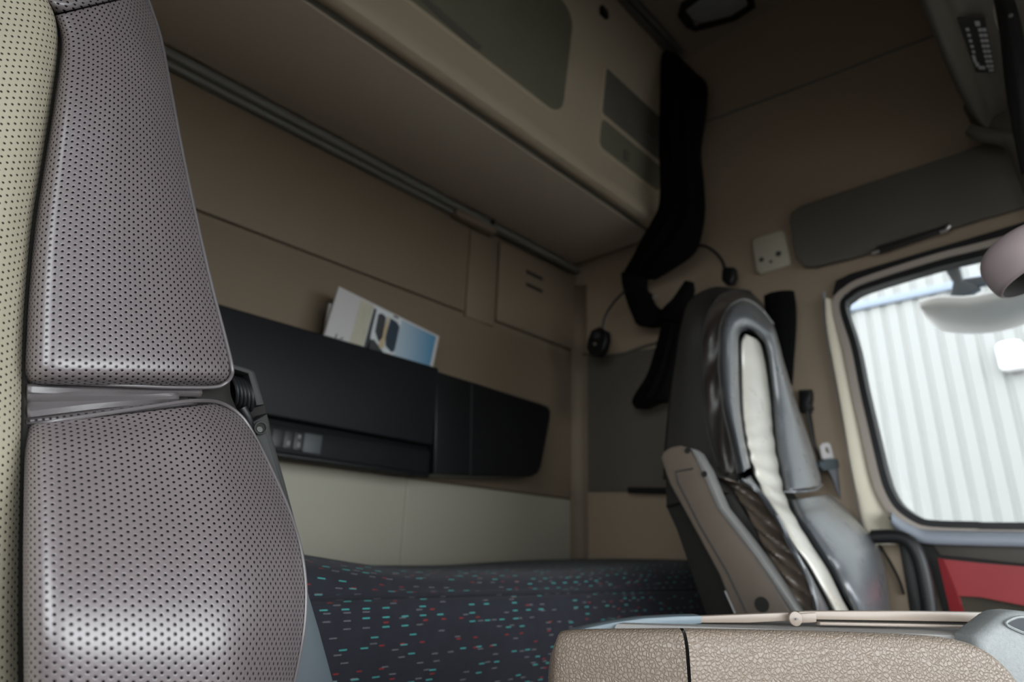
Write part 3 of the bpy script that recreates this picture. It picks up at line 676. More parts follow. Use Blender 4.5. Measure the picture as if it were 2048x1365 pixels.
# piping
def pxtube(name, pts, r, mat, par, sm=40, n=8):
    return tube(name, [P(x, y, Y=Y) for x, y, Y in pts], r, mat, par, n, sm=sm)
pxtube('piping', [(292, -12, 0.540), (320, 72, 0.535), (342, 185, 0.526), (367, 318, 0.524), (394, 445, 0.518), (424, 575, 0.510), (452, 683, 0.502), (464, 735, 0.498), (462, 754, 0.500), (450, 767, 0.502), (425, 775, 0.500), (340, 775, 0.490), (250, 771, 0.482), (150, 767, 0.480), (85, 766, 0.484), (52, 770, 0.495)], 0.0015, M['leather_gap'], NS, 90)
pxtube('piping', [(52, 853, 0.488), (120, 842, 0.472), (220, 826, 0.468), (320, 811, 0.470), (390, 802, 0.478), (440, 806, 0.498), (478, 829, 0.506), (505, 866, 0.505), (541, 937, 0.493), (574, 1012, 0.480), (598, 1085, 0.468), (610, 1160, 0.460), (610, 1232, 0.456), (601, 1300, 0.456), (583, 1388, 0.460)], 0.0015, M['leather_gap'], NS, 90)
# gathered flaps between the two bolsters
loft('gusset', [[P(x, y, Y=Y) for x, y, Y in r] for r in (((50, 760, .505), (250, 765, .505), (455, 750, .520)), ((50, 800, .505), (250, 800, .505), (455, 790, .522)), ((50, 862, .495), (250, 835, .490), (470, 830, .522)))], 20, 10, M['dark'], NS, solid=0.004)
loft('flap', [[P(x, y, Y=Y) for x, y, Y in r] for r in (((53, 789, .492), (200, 789, .490), (345, 790, .500)), ((53, 791, .486), (200, 791, .486), (350, 791, .498)), ((53, 797, .487), (200, 796, .487), (352, 792, .498)), ((53, 806, .489), (200, 802, .489), (352, 793, .499)), ((53, 818, .486), (190, 808, .487), (354, 794, .498)), ((53, 829, .484), (190, 813, .485), (354, 796, .498)), ((53, 832, .490), (190, 816, .490), (356, 797, .501)))], 30, 20, M['leather_gap'], NS, solid=0.003)
loft('flap', [[P(x, y, Y=Y) for x, y, Y in r] for r in (((53, 776, .490), (220, 778, .492), (400, 783, .505)), ((53, 780, .484), (220, 783, .488), (400, 786, .504)), ((53, 784, .490), (220, 787, .494), (400, 789, .507)))], 30, 12, M['leather_gap'], NS, solid=0.003)
loft('flap', [[P(x, y, Y=Y) for x, y, Y in r] for r in (((53, 836, .488), (200, 817, .487), (380, 797, .498)), ((53, 841, .481), (200, 823, .480), (390, 799, .493)), ((53, 850, .482), (200, 830, .477), (395, 802, .488)))], 30, 14, M['leather_gap'], NS, solid=0.003)
for pts_ in ([(53, 787, .4885), (200, 788, .4885), (345, 789, .5005)], [(53, 834, .4875), (200, 816.5, .4870), (375, 797.5, .4985)], [(53, 774, .4875), (220, 775.5, .4890), (400, 780, .5030)]):
    pxtube('fold_line', pts_, 0.0009, M['dark'], NS, 24, 6)  # dark tubes stand in for the shade between the flaps
def stitches(pts, n, par):
    c = cr_spline([P(x, y, Y=Y) for x, y, Y in pts], n * 3); V = []; Fs = []
    for i in range(n):
        v, f = tube_geo([c[i * 3], c[i * 3 + 1]], 0.0008, 5); k = len(V); V += v; Fs += [tuple(a + k for a in g) for g in f]
    o = mk('stitching', V, Fs, M['dark'], par); o['kind'] = 'stuff'
stitches([(55, 795, .4858), (200, 794.5, .4858), (340, 791.5, .4975)], 20, NS)
stitches([(55, 843, .4800), (200, 825, .4790), (385, 799, .4915)], 20, NS)
stitches([(55, 779, .4832), (200, 780, .4865), (380, 785, .5030)], 20, NS)
# backrest shell behind, cushion and base below
sec = []
for z, hw, y0, y1 in ((-0.36, 0.20, 0.46, 0.60), (-0.10, 0.215, 0.475, 0.62), (0.06, 0.195, 0.50, 0.63), (0.13, 0.17, 0.525, 0.64), (0.26, 0.135, 0.545, 0.65), (0.40, 0.085, 0.56, 0.655), (0.52, 0.07, 0.57, 0.65), (0.58, 0.05, 0.58, 0.64)):
    sec.append([(ncx + hw, y0, z), (ncx + hw * 1.02, (y0 + y1) / 2, z), (ncx + hw * 0.9, y1, z), (ncx, y1 + 0.01, z), (ncx - hw * 0.9, y1, z), (ncx - hw * 1.02, (y0 + y1) / 2, z), (ncx - hw, y0, z), (ncx, y0 + 0.005, z)])
loft('back_shell', sec, 32, 30, M['shell'], NS, closed_u=True, caps=True)
box('seat_cushion', (ncx - 0.24, ncx + 0.24), (-0.02, 0.46), (-0.42, -0.30), M['leather_gap'], NS, 0.04, 4)
box('seat_base', (ncx - 0.20, ncx + 0.20), (0.04, 0.44), (-CZ, -0.42), M['pl_grey'], NS, 0.02, 3)
# side plastics at the backrest edge
prism('side_strip', [P(x, y, Y=0.535) for x, y in ((497, 848), (520, 835), (536, 826), (545, 868), (572, 965), (600, 1070), (612, 1112), (604, 1130), (585, 1060), (548, 950), (515, 880))], (0, 0.03, 0), M['pl_grey'], NS, bevel=0.003)
prism('side_cover', [P(x, y, Y=0.50) for x, y in ((609, 1145), (616, 1180), (640, 1262), (668, 1365), (700, 1490), (560, 1490), (585, 1390), (602, 1290), (606, 1200))], (0, 0.05, 0), M['pl_blue'], NS, bevel=0.004)
c = P(520, 857, Y=0.532)
disc('screw_recess', (c[0], c[1] + 0.004, c[2]), (0, -1, 0), 0.0048, 0.0045, M['dark'], NS)
tube('recess_rim', [np.array([c[0] + 0.0052 * math.cos(t), c[1] - 0.001, c[2] + 0.0052 * math.sin(t)]) for t in np.linspace(0, 2 * math.pi, 24, endpoint=False)], 0.0009, M['pl_grey'], NS, 6, closed=True)
disc('screw', (c[0] - 0.0008, c[1] - 0.0008, c[2] - 0.0016), (0, -1, 0.3), 0.0026, 0.001, M['metal'], NS)
# belt guide: angular bracket with a ribbed bellows inside
bq = [P(x, y, Y=0.53) for x, y in ((462, 727), (496, 735), (511, 743), (519, 771), (530, 810), (513, 812), (505, 780), (496, 748), (464, 738))]
BG = prism('belt_guide', bq, (0, 0.03, 0), M['pl_grey'], NS, bevel=0.002)
for k in range(5):
    a0, a1 = P(462 + k * 7.5, 754 + k * 2, Y=0.537), P(473 + k * 7.6, 806 + k * 3, Y=0.537)
    am = (a0 + a1) / 2 + np.array([0, -0.006, 0.0])
    tube('rib', [a0 + np.array([0, 0.012, 0]), a0, am, a1, a1 + np.array([0, 0.01, -0.001])], 0.0017, M['rubber'], BG, 8, sm=16)
prism('guide_back', [P(x, y, Y=0.556) for x, y in ((455, 735), (500, 738), (528, 812), (540, 850), (500, 860), (455, 800))], (0, 0.006, 0), M['dark'], BG, smooth=False)
tube('guide_pin', [P(484, 816, Y=0.532), P(494, 834, Y=0.532), P(498, 850, Y=0.536)], 0.004, M['rubber'], BG, 10)
# ================================================================== FAR (DRIVER) SEAT
def Yf(z): return float(np.interp(z, [-0.3, -0.06, -0.03, 0.012, 0.065, 0.115, 0.14, 0.19, 0.25, 0.34, 0.43, 0.54], [0.36, 0.352, 0.356, 0.372, 0.402, 0.445, 0.457, 0.467, 0.477, 0.484, 0.478, 0.492]))
FS = empty('driver_seat', (1.18, 0.42, -CZ), 'far high-backed seat in shiny dark leather with pale centre and taupe side cover', 'seat')
def FY(d): return lambda z: Yf(z) + d
# rim of the upper back: stations run up the inner side, over the top, down the outer side
st = [((1476, 948), (1502, 935)), ((1474, 939), (1500, 925)), ((1461, 880), (1489, 875)), ((1446, 814), (1482, 820)), ((1440, 760), (1480, 780)), ((1438, 715), (1479, 740)), ((1440, 659), (1478, 690)), ((1452, 625), (1479, 672)), ((1470, 606), (1485, 664)), ((1494, 601), (1496, 664)), ((1522, 620), (1512, 674)),
      ((1546, 650), (1525, 688)), ((1558, 685), (1531, 708)), ((1568, 725), (1536, 738)), ((1590, 797), (1542, 792)), ((1605, 840), (1545, 830)), ((1619, 880), (1548, 866)), ((1634, 930), (1555, 915)), ((1642, 958), (1562, 948)), ((1641, 974), (1568, 982))]
rimrows = []; edge3 = []
ns = len(st)
for i, (oo, gg) in enumerate(st):
    right = i > 10
    r = []
    eo = 0.006 if not right else -0.004
    for f, d in ((0, eo + 0.012), (0.06, eo), (0.25, -0.012 + eo), (0.55, -0.014), (0.82, -0.006), (1.0, 0.010)):
        r.append(P(oo[0] + (gg[0] - oo[0]) * f, oo[1] + (gg[1] - oo[1]) * f, Y=FY(d)))
    rimrows.append(r); edge3.append(r[0])
loft('upper_rim', rimrows, 30, 110, M['leather_far'], FS, solid=0.004)
# gathered side strip and dark shell
strip_px = {0: (1446, 950), 1: (1444, 939), 2: (1425, 880), 3: (1410, 810), 4: (1405, 750), 5: (1403, 700), 6: (1409, 648), 7: (1424, 612), 8: (1446, 588), 9: (1482, 583), 10: (1524, 610)}
back_px = {0: (1326, 960), 1: (1327, 940), 2: (1330, 880), 3: (1338, 800), 4: (1345, 750), 5: (1351, 715), 6: (1362, 650), 7: (1380, 600), 8: (1424, 575), 9: (1462, 577), 10: (1505, 590)}
srows = []; brows = []
for i in range(ns):
    A = edge3[i]
    if i <= 6:
        sp = P(*strip_px[i], X=A[0] - 0.004); bp = P(*back_px[i], X=A[0] - 0.002)
    elif i <= 10:
        sp = P(*strip_px[i], Y=A[1] + 0.022); bp = P(*back_px[i], Y=A[1] + 0.085)
    else:
        sp = A + np.array([0.004, 0.035, 0]); bp = A + np.array([0.0, 0.11, 0])
    srows.append([A, A * 0.6 + sp * 0.4 + np.array([-0.005 if i <= 6 else 0, 0, 0]), sp])
    brows.append([sp, sp * 0.5 + bp * 0.5 + np.array([-0.004 if i <= 6 else 0.002, 0, 0]), bp])
def wrinkle(G):
    nv, nu = G.shape[:2]
    rng = np.random.RandomState(3)
    ph = np.cumsum(rng.uniform(0.25, 0.7, nv))
    for i in range(nv):
        for j in range(nu):
            t = j / (nu - 1); G[i, j] += np.array([-0.0045, 0, 0]) * math.sin(ph[i] * 0.9 + t * 3.5) * math.sin(math.pi * t) * (1.3 if i < nv * 0.45 or nv < 120 else 0.1)
    return G
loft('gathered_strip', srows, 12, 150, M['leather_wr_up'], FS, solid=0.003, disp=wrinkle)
loft('back_shell', brows, 14, 110, M['shell'], FS, solid=0.004)
bc = [r[-1] for r in brows]; cen = np.mean(bc, 0) + np.array([0, 0.02, 0])
back = cr_spline(bc, 50); V = list(back) + [cen]
mk('back_panel', V, [(i, i + 1, 50) for i in range(49)] + [(49, 0, 50)], M['shell'], FS)
tube('piping', [r[0] + np.array([-0.001, -0.001, 0.0005]) for r in rimrows[:12]], 0.0028, M['cover_edge'], FS, 6, sm=60)
tube('piping', [r[2] for r in srows[:12]], 0.0022, M['shell'], FS, 6, sm=60)
# centre insert
ip = [((1489, 668), (1514, 679)), ((1481, 682), (1523, 690)), ((1479, 705), (1530, 712)), ((1480, 745), (1536, 742)), ((1482, 820), (1543, 800)), ((1489, 875), (1548, 870)), ((1500, 925), (1560, 945)), ((1518, 975), (1573, 1000)), ((1545, 1022), (1597, 1048)), ((1581, 1086), (1632, 1104)), ((1612, 1128), (1657, 1143)), ((1642, 1180), (1684, 1198)), ((1668, 1230), (1706, 1240)), ((1700, 1300), (1730, 1310))]
irows = [[P(a[0] + (b[0] - a[0]) * f, a[1] + (b[1] - a[1]) * f, Y=FY(d)) for f, d in ((0, 0.012), (0.12, 0.003), (0.4, -0.002), (0.7, -0.001), (0.9, 0.004), (1, 0.012))] for a, b in ip]
def sag(G):
    nv, nu = G.shape[:2]
    for i in range(nv):
        z = G[i, :, 2].mean(); w = math.exp(-((z - 0.16) / 0.09) ** 2)
        for j in range(nu): G[i, j, 1] += 0.0016 * w * math.sin(z * 190 + j * 0.08)
    return G
loft('centre_insert', irows, 24, 120, M['leather_ins'], FS, solid=0.004, disp=sag)
# lower bolsters
lo = [((1478, 964), (1503, 950), (1440, 952)), ((1512, 985), (1520, 975), (1458, 972)), ((1555, 1038), (1545, 1022), (1482, 1004)), ((1578, 1085), (1570, 1066), (1505, 1046)), ((1592, 1114), (1584, 1090), (1522, 1080)), ((1608, 1150), (1614, 1130), (1545, 1124)), ((1619, 1185), (1640, 1176), (1564, 1164)), ((1624, 1222), (1664, 1222), (1580, 1210)), ((1632, 1320), (1700, 1310), (1600, 1320))]
fr = []; wrp = []
for i, (e, g, s_) in enumerate(lo):
    a = P(*e, Y=FY(0.010)); m = P(e[0] * .6 + g[0] * .4, e[1] * .6 + g[1] * .4, Y=FY(-0.008)); b = P(*g, Y=FY(0.018))
    c = P(*s_, X=a[0] - 0.010)
    fr.append([a, P(e[0] * .88 + g[0] * .12, e[1] * .88 + g[1] * .12, Y=FY(-0.002)), m, b]); wrp.append([a, a * .5 + c * .5 + np.array([-0.010, 0, 0]), c])
loft('lower_bolster', fr, 16, 70, M['leather_far'], FS, solid=0.004)
loft('gathered_strip', wrp, 14, 110, M['leather_wr'], FS, solid=0.003, disp=lambda G: wrinkle(G))
tube('piping', [r[0] + np.array([-0.001, -0.001, 0]) for r in fr], 0.0026, M['cover_edge'], FS, 6, sm=50)
ro = [((1657, 989), (1574, 1001)), ((1676, 1001), (1584, 1022)), ((1692, 1016), (1598, 1049)), ((1733, 1060), (1630, 1100)), ((1750, 1083), (1645, 1124)), ((1762, 1104), (1658, 1144)), ((1771, 1143), (1674, 1176)), ((1777, 1185), (1686, 1200)), ((1779, 1222), (1700, 1228)), ((1782, 1320), (1728, 1310))]
rr = [[P(o_[0] + (g[0] - o_[0]) * f, o_[1] + (g[1] - o_[1]) * f, Y=FY(d)) for f, d in ((0, 0.045), (0.03, 0.014), (0.15, -0.012), (0.45, -0.016), (0.8, -0.004), (1, 0.018))] for o_, g in ro]
loft('lower_bolster', rr, 30, 60, M['leather_far'], FS, solid=0.004)
tube('upper_edge', [P(x, y, Y=FY(d)) for x, y, d in ((1566, 984, 0.016), (1600, 984, -0.004), (1630, 980, -0.004), (1644, 970, 0.01))], 0.003, M['leather_far'], FS, 8, sm=16)
prism('lower_core', [P(x, y, X=1.02) for x, y in ((1340, 960), (1440, 960), (1500, 1040), (1560, 1150), (1600, 1400), (1470, 1400), (1400, 1200), (1352, 1060), (1330, 1012))], (0.30, 0, 0), M['shell'], FS, bevel=0.004)
prism('lower_core', [P(x, y, X=1.0) for x, y in ((1329, 935), (1420, 930), (1450, 985), (1360, 1005), (1331, 1014))], (0.34, 0, 0), M['shell'], FS, bevel=0.004)
# side cover
sc = [(1320, 916), (1326, 903), (1342, 894), (1358, 891), (1379, 898), (1405, 938), (1437, 1012), (1475, 1062), (1514, 1114), (1578, 1216), (1630, 1300), (1510, 1300), (1467, 1225), (1437, 1150), (1379, 1042), (1338, 968)]
SCV = prism('side_cover', [P(x, y, X=0.952) for x, y in sc], (0.03, 0, 0), M['cover'], FS, bevel=0.004, seg=3)
tube('panel_line', [P(x, y, X=0.9515) for x, y in ((1386, 938), (1352, 944), (1356, 965), (1400, 1052), (1455, 1145), (1497, 1232))], 0.0013, M['doordark'], SCV, 6)
tube('panel_line', [P(x, y, X=0.9515) for x, y in ((1450, 1183), (1470, 1228))], 0.0016, M['cover_edge'], SCV, 6)
prism('front_edge', [P(x, y, X=0.9505) for x, y in ((1381, 897), (1392, 905), (1412, 940), (1443, 1014), (1482, 1062), (1522, 1114), (1590, 1216), (1640, 1296), (1630, 1296), (1578, 1218), (1512, 1116), (1472, 1066), (1434, 1016), (1402, 941))], (0.028, 0, 0), M['cover_edge'], SCV, bevel=0.001)
q = P(1524, 1210, X=0.9515); disc('pivot_hole', q, (-1, 0, 0), 0.0105, 0.0008, M['dark'], SCV)
for x, y in ((1375, 902), (1409, 949)):
    q = P(x, y, X=0.951); disc('clip_hole', q, (-1, 0, 0), 0.005, 0.0008, M['dark'], SCV)
box('seat_cushion', (0.95, 1.42), (-0.06, 0.40), (-0.36, -0.24), M['leather_far'], FS, 0.04, 4)
box('seat_base', (1.0, 1.38), (0.0, 0.36), (-CZ, -0.36), M['pl_grey'], FS, 0.02, 3)
# seat belt beside the driver seat
SB = empty('seat_belt', P(1720, 1060, Y=0.50), 'grey seat belt with white metal tongue hanging beside the far seat', 'seat belt')
def wbrow(a, b, Y): return [P(*a, Y=Y), P((a[0] + b[0]) / 2, (a[1] + b[1]) / 2, Y=Y - 0.003), P(*b, Y=Y)]
loft('webbing', [wbrow((1648, 930), (1688, 930), 0.49), wbrow((1663, 955), (1693, 948), 0.49), wbrow((1674, 985), (1700, 978), 0.49), wbrow((1688, 1020), (1712, 1010), 0.49), wbrow((1702, 1050), (1722, 1042), 0.49), wbrow((1740, 1140), (1752, 1130), 0.49)], 8, 24, M['webbing'], SB, solid=0.002)
loft('webbing', [wbrow((1612, 820), (1622, 815), 0.53), wbrow((1625, 880), (1640, 870), 0.53), wbrow((1642, 930), (1660, 925), 0.52)], 8, 14, M['rubber'], SB, solid=0.002)
prism('tongue_housing', [P(x, y, Y=0.482) for x, y in ((1640, 932), (1642, 924), (1660, 917), (1684, 918), (1690, 926), (1684, 936), (1650, 942))], (0, 0.018, 0), M['pl_blue'], SB, bevel=0.003)
tg = [P(x, y, Y=0.487) for x, y in ((1646, 918), (1641, 892), (1646, 887), (1656, 886), (1661, 890), (1668, 914), (1666, 920))]
ti = [P(x, y, Y=0.487) for x, y in ((1653, 905), (1650, 898), (1652, 895), (1655, 895), (1657, 897), (1660, 906), (1658, 908))]
ring_slab('tongue', tg, ti, (0, 0.003, 0), M['white'], SB)
# ================================================================== CENTRE CONSOLE (dash wing)
zt_c = -0.05
A0 = P(1120, 1268, Z=zt_c); A1 = P(1900, 1285, Z=zt_c)
ev = A1 - A0; ev[2] = 0; ev /= np.linalg.norm(ev)
bk_ = np.array([-ev[1], ev[0], 0.0]); bk_ = bk_ if bk_ @ np.array([A0[0], A0[1], 0]) > 0 else -bk_
CN = empty('dash_console', A0 * 0.5 + A1 * 0.5 + np.array([0, 0, -0.35]), 'taupe leather-grained dash console with folding trim strip along its top', 'console')
def onp(px, py, off=0.0): return PP(px, py, A0 + bk_ * off, bk_)
def sweep(name, stations, mat, parent, dirs):
    rows = []
    for s_, dv in zip(stations, dirs):
        r = []
        for back, dz in ((0.075, -0.014), (0.03, -0.004), (0.012, 0.0), (0.004, -0.001), (0.0, -0.006), (-0.002, -0.015), (-0.003, -0.04), (-0.003, -0.12), (-0.002, -0.30)):
            r.append(s_ + dv * back + np.array([0, 0, dz]))
        rows.append(r)
    return loft(name, rows, 40, max(24, len(stations) * 6), mat, parent)
lp = [onp(1108, 1300, 0.14), onp(1104, 1296, 0.10), onp(1104, 1287, 0.072), onp(1109, 1275, 0.058), onp(1122, 1266, 0.050), onp(1180, 1262.5, 0.036), onp(1280, 1261.5, 0.015), onp(1367, 1261, 0.0)]
ld = [ev, ev, ev, (ev * .75 + bk_ * .66), (ev * .3 + bk_ * .95), bk_, bk_, bk_]
sweep('end_cap', lp, M['console'], CN, ld)
rp = [onp(1374, 1261), onp(1500, 1263), onp(1650, 1266), onp(1800, 1271), onp(1880, 1276), onp(1930, 1284), onp(1970, 1298), onp(2005, 1322), onp(2035, 1356), onp(2065, 1405), onp(2090, 1470)]
rd = [bk_] * 4 + [bk_ * .98, bk_ * .96, bk_ * .93, bk_ * .9, bk_ * .9, bk_ * .9, bk_ * .9]
sweep('main_block', rp, M['console'], CN, rd)
prism('gap_line', [onp(1365, 1262, 0.004), onp(1376, 1262, 0.004), onp(1380, 1420, 0.004), onp(1366, 1420, 0.004)], tuple(bk_ * 0.01), M['dark'], CN, smooth=False)
# flat top behind the front edge
tp = [onp(1130, 1262, 0.04), onp(1990, 1250, 0.04)]
tdz = np.array([0, 0, -0.015])
def flat(px, off): q_ = onp(px, 1265, off); q_[2] = onp(1600, 1256, 0.078)[2]; return q_
prism('top_deck', [flat(1230, 0.08), flat(1990, 0.05), flat(2080, 0.05), flat(2080, 0.20), flat(1650, 0.20), flat(1320, 0.14)], (0, 0, -0.02), M['console_top'], CN, bevel=0.003)
O = 0.085
def strip(name, pts, mat, th=0.008, off=O, bevel=0.0012):
    return prism(name, [onp(x, y, off) for x, y in pts], tuple(bk_ * th), mat, CN, bevel=bevel)
strip('trim_strip', ((1402, 1233), (1578, 1226), (1578, 1243), (1500, 1247), (1402, 1247)), M['strip'])
strip('trim_strip', ((1598, 1224), (1640, 1223), (1800, 1223), (1985, 1226), (1985, 1246), (1800, 1243), (1598, 1240)), M['strip'])
strip('strip_lip', ((1640, 1245), (1800, 1248), (1965, 1252), (1960, 1258), (1800, 1255), (1640, 1252)), M['strip'], off=O - 0.004)
strip('strip_shadow', ((1598, 1240), (1985, 1246), (1985, 1252), (1598, 1246)), M['dark'], off=O + 0.003)
q = onp(1588, 1238, O - 0.003); disc('hinge', q, tuple(-bk_), 0.0058, 0.003, M['strip'], CN, bevel=0.0005)
disc('hinge_pin', q - bk_ * 0.004, tuple(-bk_), 0.0010, 0.0008, M['cover_edge'], CN)
strip('hinge_neck', ((1594, 1228), (1634, 1226), (1634, 1246), (1594, 1248)), M['strip'], off=O - 0.002)
strip('tray_edge', ((1146, 1264), (1180, 1255), (1230, 1245), (1290, 1237), (1350, 1233.5), (1404, 1232.5), (1404, 1248), (1375, 1252), (1345, 1263), (1240, 1266)), M['tray'], th=0.02)
# speckled grey wing at the right end with a cavity
wg = [(1955, 1274), (1986, 1250), (2008, 1233), (2024, 1225), (2046, 1223), (2090, 1228), (2160, 1250), (2200, 1300), (2200, 1500), (1990, 1400), (1960, 1330)]
WG = prism('wing', [onp(x, y, 0.030) for x, y in wg], tuple(bk_ * 0.03), M['wing'], CN, bevel=0.008, seg=4)
cvx = [(2012, 1249), (2022, 1240), (2042, 1235), (2075, 1240), (2100, 1252), (2095, 1272), (2060, 1270), (2035, 1262)]
prism('cavity', [onp(x, y, 0.0292) for x, y in cvx], tuple(bk_ * 0.0006), M['cavity'], WG, smooth=False)
tube('cavity_rim', [onp(x, y, 0.029) for x, y in cvx], 0.0012, M['wing'], WG, 6, closed=True, sm=32)
# ================================================================== CURTAIN AND SIDE FITTINGS
CU = empty('privacy_curtain', P(1300, 800, X=1.47), 'black pleated curtain gathered and tied against the side wall', 'curtain')
def drape(name, spine, XX, mat, parent, pleat=0.22, n=44, nv=40, depth=0.6, seed=1):
    """spine: (px left, px right, py) stations; closed pleated section"""
    rows = []
    rng = np.random.RandomState(seed); ph = rng.uniform(0, 6.28, 3)
    for i_, (xl, yl, xr, yr) in enumerate(spine):
        X = XX[min(i_, len(XX) - 1)] if isinstance(XX, tuple) else XX
        a, b = P(xl, yl, X=X), P(xr, yr, X=X); c = (a + b) / 2; h = (b - a) / 2; hl = np.linalg.norm(h)
        dp = np.array([1.0, 0, 0]) * hl * depth
        r = []
        for k in range(n):
            t = 2 * math.pi * k / n; w = 1 - pleat * 0.5 * (1 + math.sin(9 * t + ph[0])) * (0.6 + 0.4 * math.sin(2 * t + ph[1]))
            r.append(c + h * math.cos(t) * (1 if abs(math.cos(t)) > .9 else w) - dp * math.sin(t) * w)
        rows.append(r)
    return loft(name, rows, n * 2, nv, mat, parent, closed_u=True, caps=True)
dp_ = [(1327, 106, 1352, 108), (1325, 122, 1395, 148), (1324, 160, 1412, 170), (1322, 230, 1408, 235), (1320, 300, 1400, 300), (1322, 360, 1406, 365), (1320, 415, 1408, 420), (1305, 450, 1400, 470), (1285, 485, 1385, 505), (1266, 520, 1345, 535), (1250, 545, 1308, 558)]
drape('drape', dp_, (1.515, 1.50, 1.47, 1.42, 1.41, 1.41, 1.42, 1.44, 1.46, 1.48, 1.50), M['cloth'], CU)
drape('tie_band', [(1243, 546, 1296, 556), (1246, 575, 1296, 580), (1256, 610, 1305, 590), (1265, 632, 1312, 610), (1275, 650, 1335, 626), (1300, 656, 1372, 640)], 1.500, M['cloth'], CU, pleat=0.06, depth=0.35, seed=2)
drape('lower_tail', [(1330, 618, 1376, 620), (1322, 660, 1372, 660), (1312, 700, 1366, 705), (1296, 750, 1352, 760), (1272, 790, 1340, 800), (1266, 806, 1322, 806), (1272, 818, 1300, 818)], 1.490, M['cloth'], CU, seed=3)
drape('upper_fold', [(1370, 562, 1388, 566), (1362, 575, 1389, 584), (1345, 600, 1384, 600), (1326, 620, 1380, 626), (1318, 640, 1372, 648)], 1.480, M['cloth'], CU, pleat=0.08, seed=4)
q = P(1310, 596, X=1.46)
disc('tie_stud', q, (-1, -0.4, 0), 0.006, 0.004, M['metal'], CU)
# reading lamps on flexible stems
def gooseneck(name, label, pts, X, head_px, parent_r=0.004):
    e = empty(name, P(*pts[0], X=X), label, 'lamp', 'flexible reading lamps')
    tube('stem', [P(x, y, X=X) for x, y in pts], parent_r, M['rubber'], e, 8, sm=24)
    h = [P(x, y, X=X - 0.012) for x, y in head_px]
    hd_ = prism('lamp_head', h, (0.03, 0, 0), M['blackpl2'], e, bevel=0.005, seg=3)
    return e, hd_
g1, h1 = gooseneck('reading_lamp', 'black flexible reading lamp hanging left of the curtain tie', ((1250, 582), (1228, 605), (1211, 632), (1203, 665)), 1.46, ((1182, 660), (1198, 654), (1211, 662), (1212, 678), (1206, 700), (1194, 714), (1180, 712), (1172, 698), (1174, 680)))
q = P(1190, 689, X=1.446); disc('led', q, (-1, -0.3, 0), 0.0045, 0.003, M['metal'], h1)
q = P(1194, 672, X=1.446); disc('lens', q, (-1, -0.3, 0), 0.011, 0.003, M['switch'], h1)
g2, h2 = gooseneck('reading_lamp', 'black flexible reading lamp arching out right of the curtain', ((1385, 494), (1408, 492), (1430, 505), (1444, 522), (1450, 540)), 1.52, ((1443, 541), (1447, 533), (1466, 534), (1468, 552), (1462, 565), (1450, 568), (1442, 560)))
# cream plate with holes
pl = [P(x, y, X=W - 0.014) for x, y in ((1503, 487), (1508, 478), (1560, 460), (1568, 463), (1580, 520), (1576, 530), (1520, 548), (1512, 543))]
SP = empty('wall_plate', P(1540, 545, X=W - 0.01), 'small cream square plate with three dark holes on the side wall', 'plate')
prism('plate', pl, (0.0125, 0, 0), M['plate'], SP, bevel=0.004, seg=3)
for x, y, r in ((1523, 520, 0.007), (1542, 524, 0.0045), (1557, 508, 0.008)):
    disc('hole', P(x, y, X=W - 0.0135), (-1, 0, 0), r, 0.001, M['pocket'], SP, n=16)
# grey blind panel with pull bar above the window
bp_ = [(1578, 440), (1582, 425), (1600, 412), (1980, 282), (2010, 278), (2060, 262), (2400, 140), (2400, 312), (2048, 412), (1960, 437), (1700, 516), (1630, 533), (1608, 533), (1590, 515), (1584, 490)]
BD = empty('window_blind', P(1800, 520, X=W - 0.02), 'flat grey rounded blind panel with slim pull bar above the side window', 'blind')
prism('panel', [P(x, y, X=W - 0.022) for x, y in bp_], (0.020, 0, 0), M['blind'], BD, bevel=0.004, seg=3)
pb = prism('pull_bar', [P(x, y, X=W - 0.030) for x, y in ((1745, 503), (1755, 492), (1885, 452), (1898, 446), (1900, 458), (1760, 506))], (0.010, 0, 0), M['doordark'], BD, bevel=0.002)
tube('bar_end', [P(x, y, X=W - 0.032) for x, y in ((1880, 465), (1892, 461), (1898, 452))], 0.004, M['metal'], pb, 8)
tube('bar_end', [P(x, y, X=W - 0.032) for x, y in ((1744, 507), (1758, 502))], 0.0028, M['metal'], pb, 8)
# black side curtain behind the driver seat, clip, handle and grab rail
SCU = empty('side_curtain', P(1560, 800, X=1.54), 'black curtain bunched on the pillar behind the far seat headrest', 'curtain')
drape('drape', [(1528, 594, 1588, 583), (1530, 620, 1592, 615), (1534, 660, 1592, 660), (1545, 720, 1588, 720), (1560, 770, 1585, 770)], 1.54, M['cloth'], SCU, seed=6, pleat=0.12)
ck = empty('pillar_clip', P(1608, 822, X=W - 0.01), 'small black clip on the beige pillar beside the far seat', 'clip')
prism('clip_body', [P(x, y, X=W - 0.03) for x, y in ((1600, 784), (1620, 782), (1620, 800), (1616, 805), (1622, 815), (1610, 825), (1598, 820), (1600, 805))], (0.028, 0, 0), M['rubber'], ck, bevel=0.003)
prism('clip_foot', [P(x, y, X=W - 0.012) for x, y in ((1597, 780), (1623, 779), (1624, 826), (1597, 826))], (0.010, 0, 0), M['rubber'], ck, bevel=0.002)
hb_ = empty('wall_grab_bar', P(1295, 990, X=1.57), 'short black horizontal grab bar low on the side wall', 'grab bar')
tube('grip', [P(1258, 981, X=1.545), P(1300, 982, X=1.545), P(1345, 983, X=1.545)], 0.009, M['rubber'], hb_, 10)
tube('mount', [P(1262, 981, X=1.545), P(1262, 981, X=1.60)], 0.006, M['rubber'], hb_, 8)
GH = empty('grab_rail', P(1830, 1230, X=1.5), 'thick black curved grab rail at the far door opening', 'grab rail')
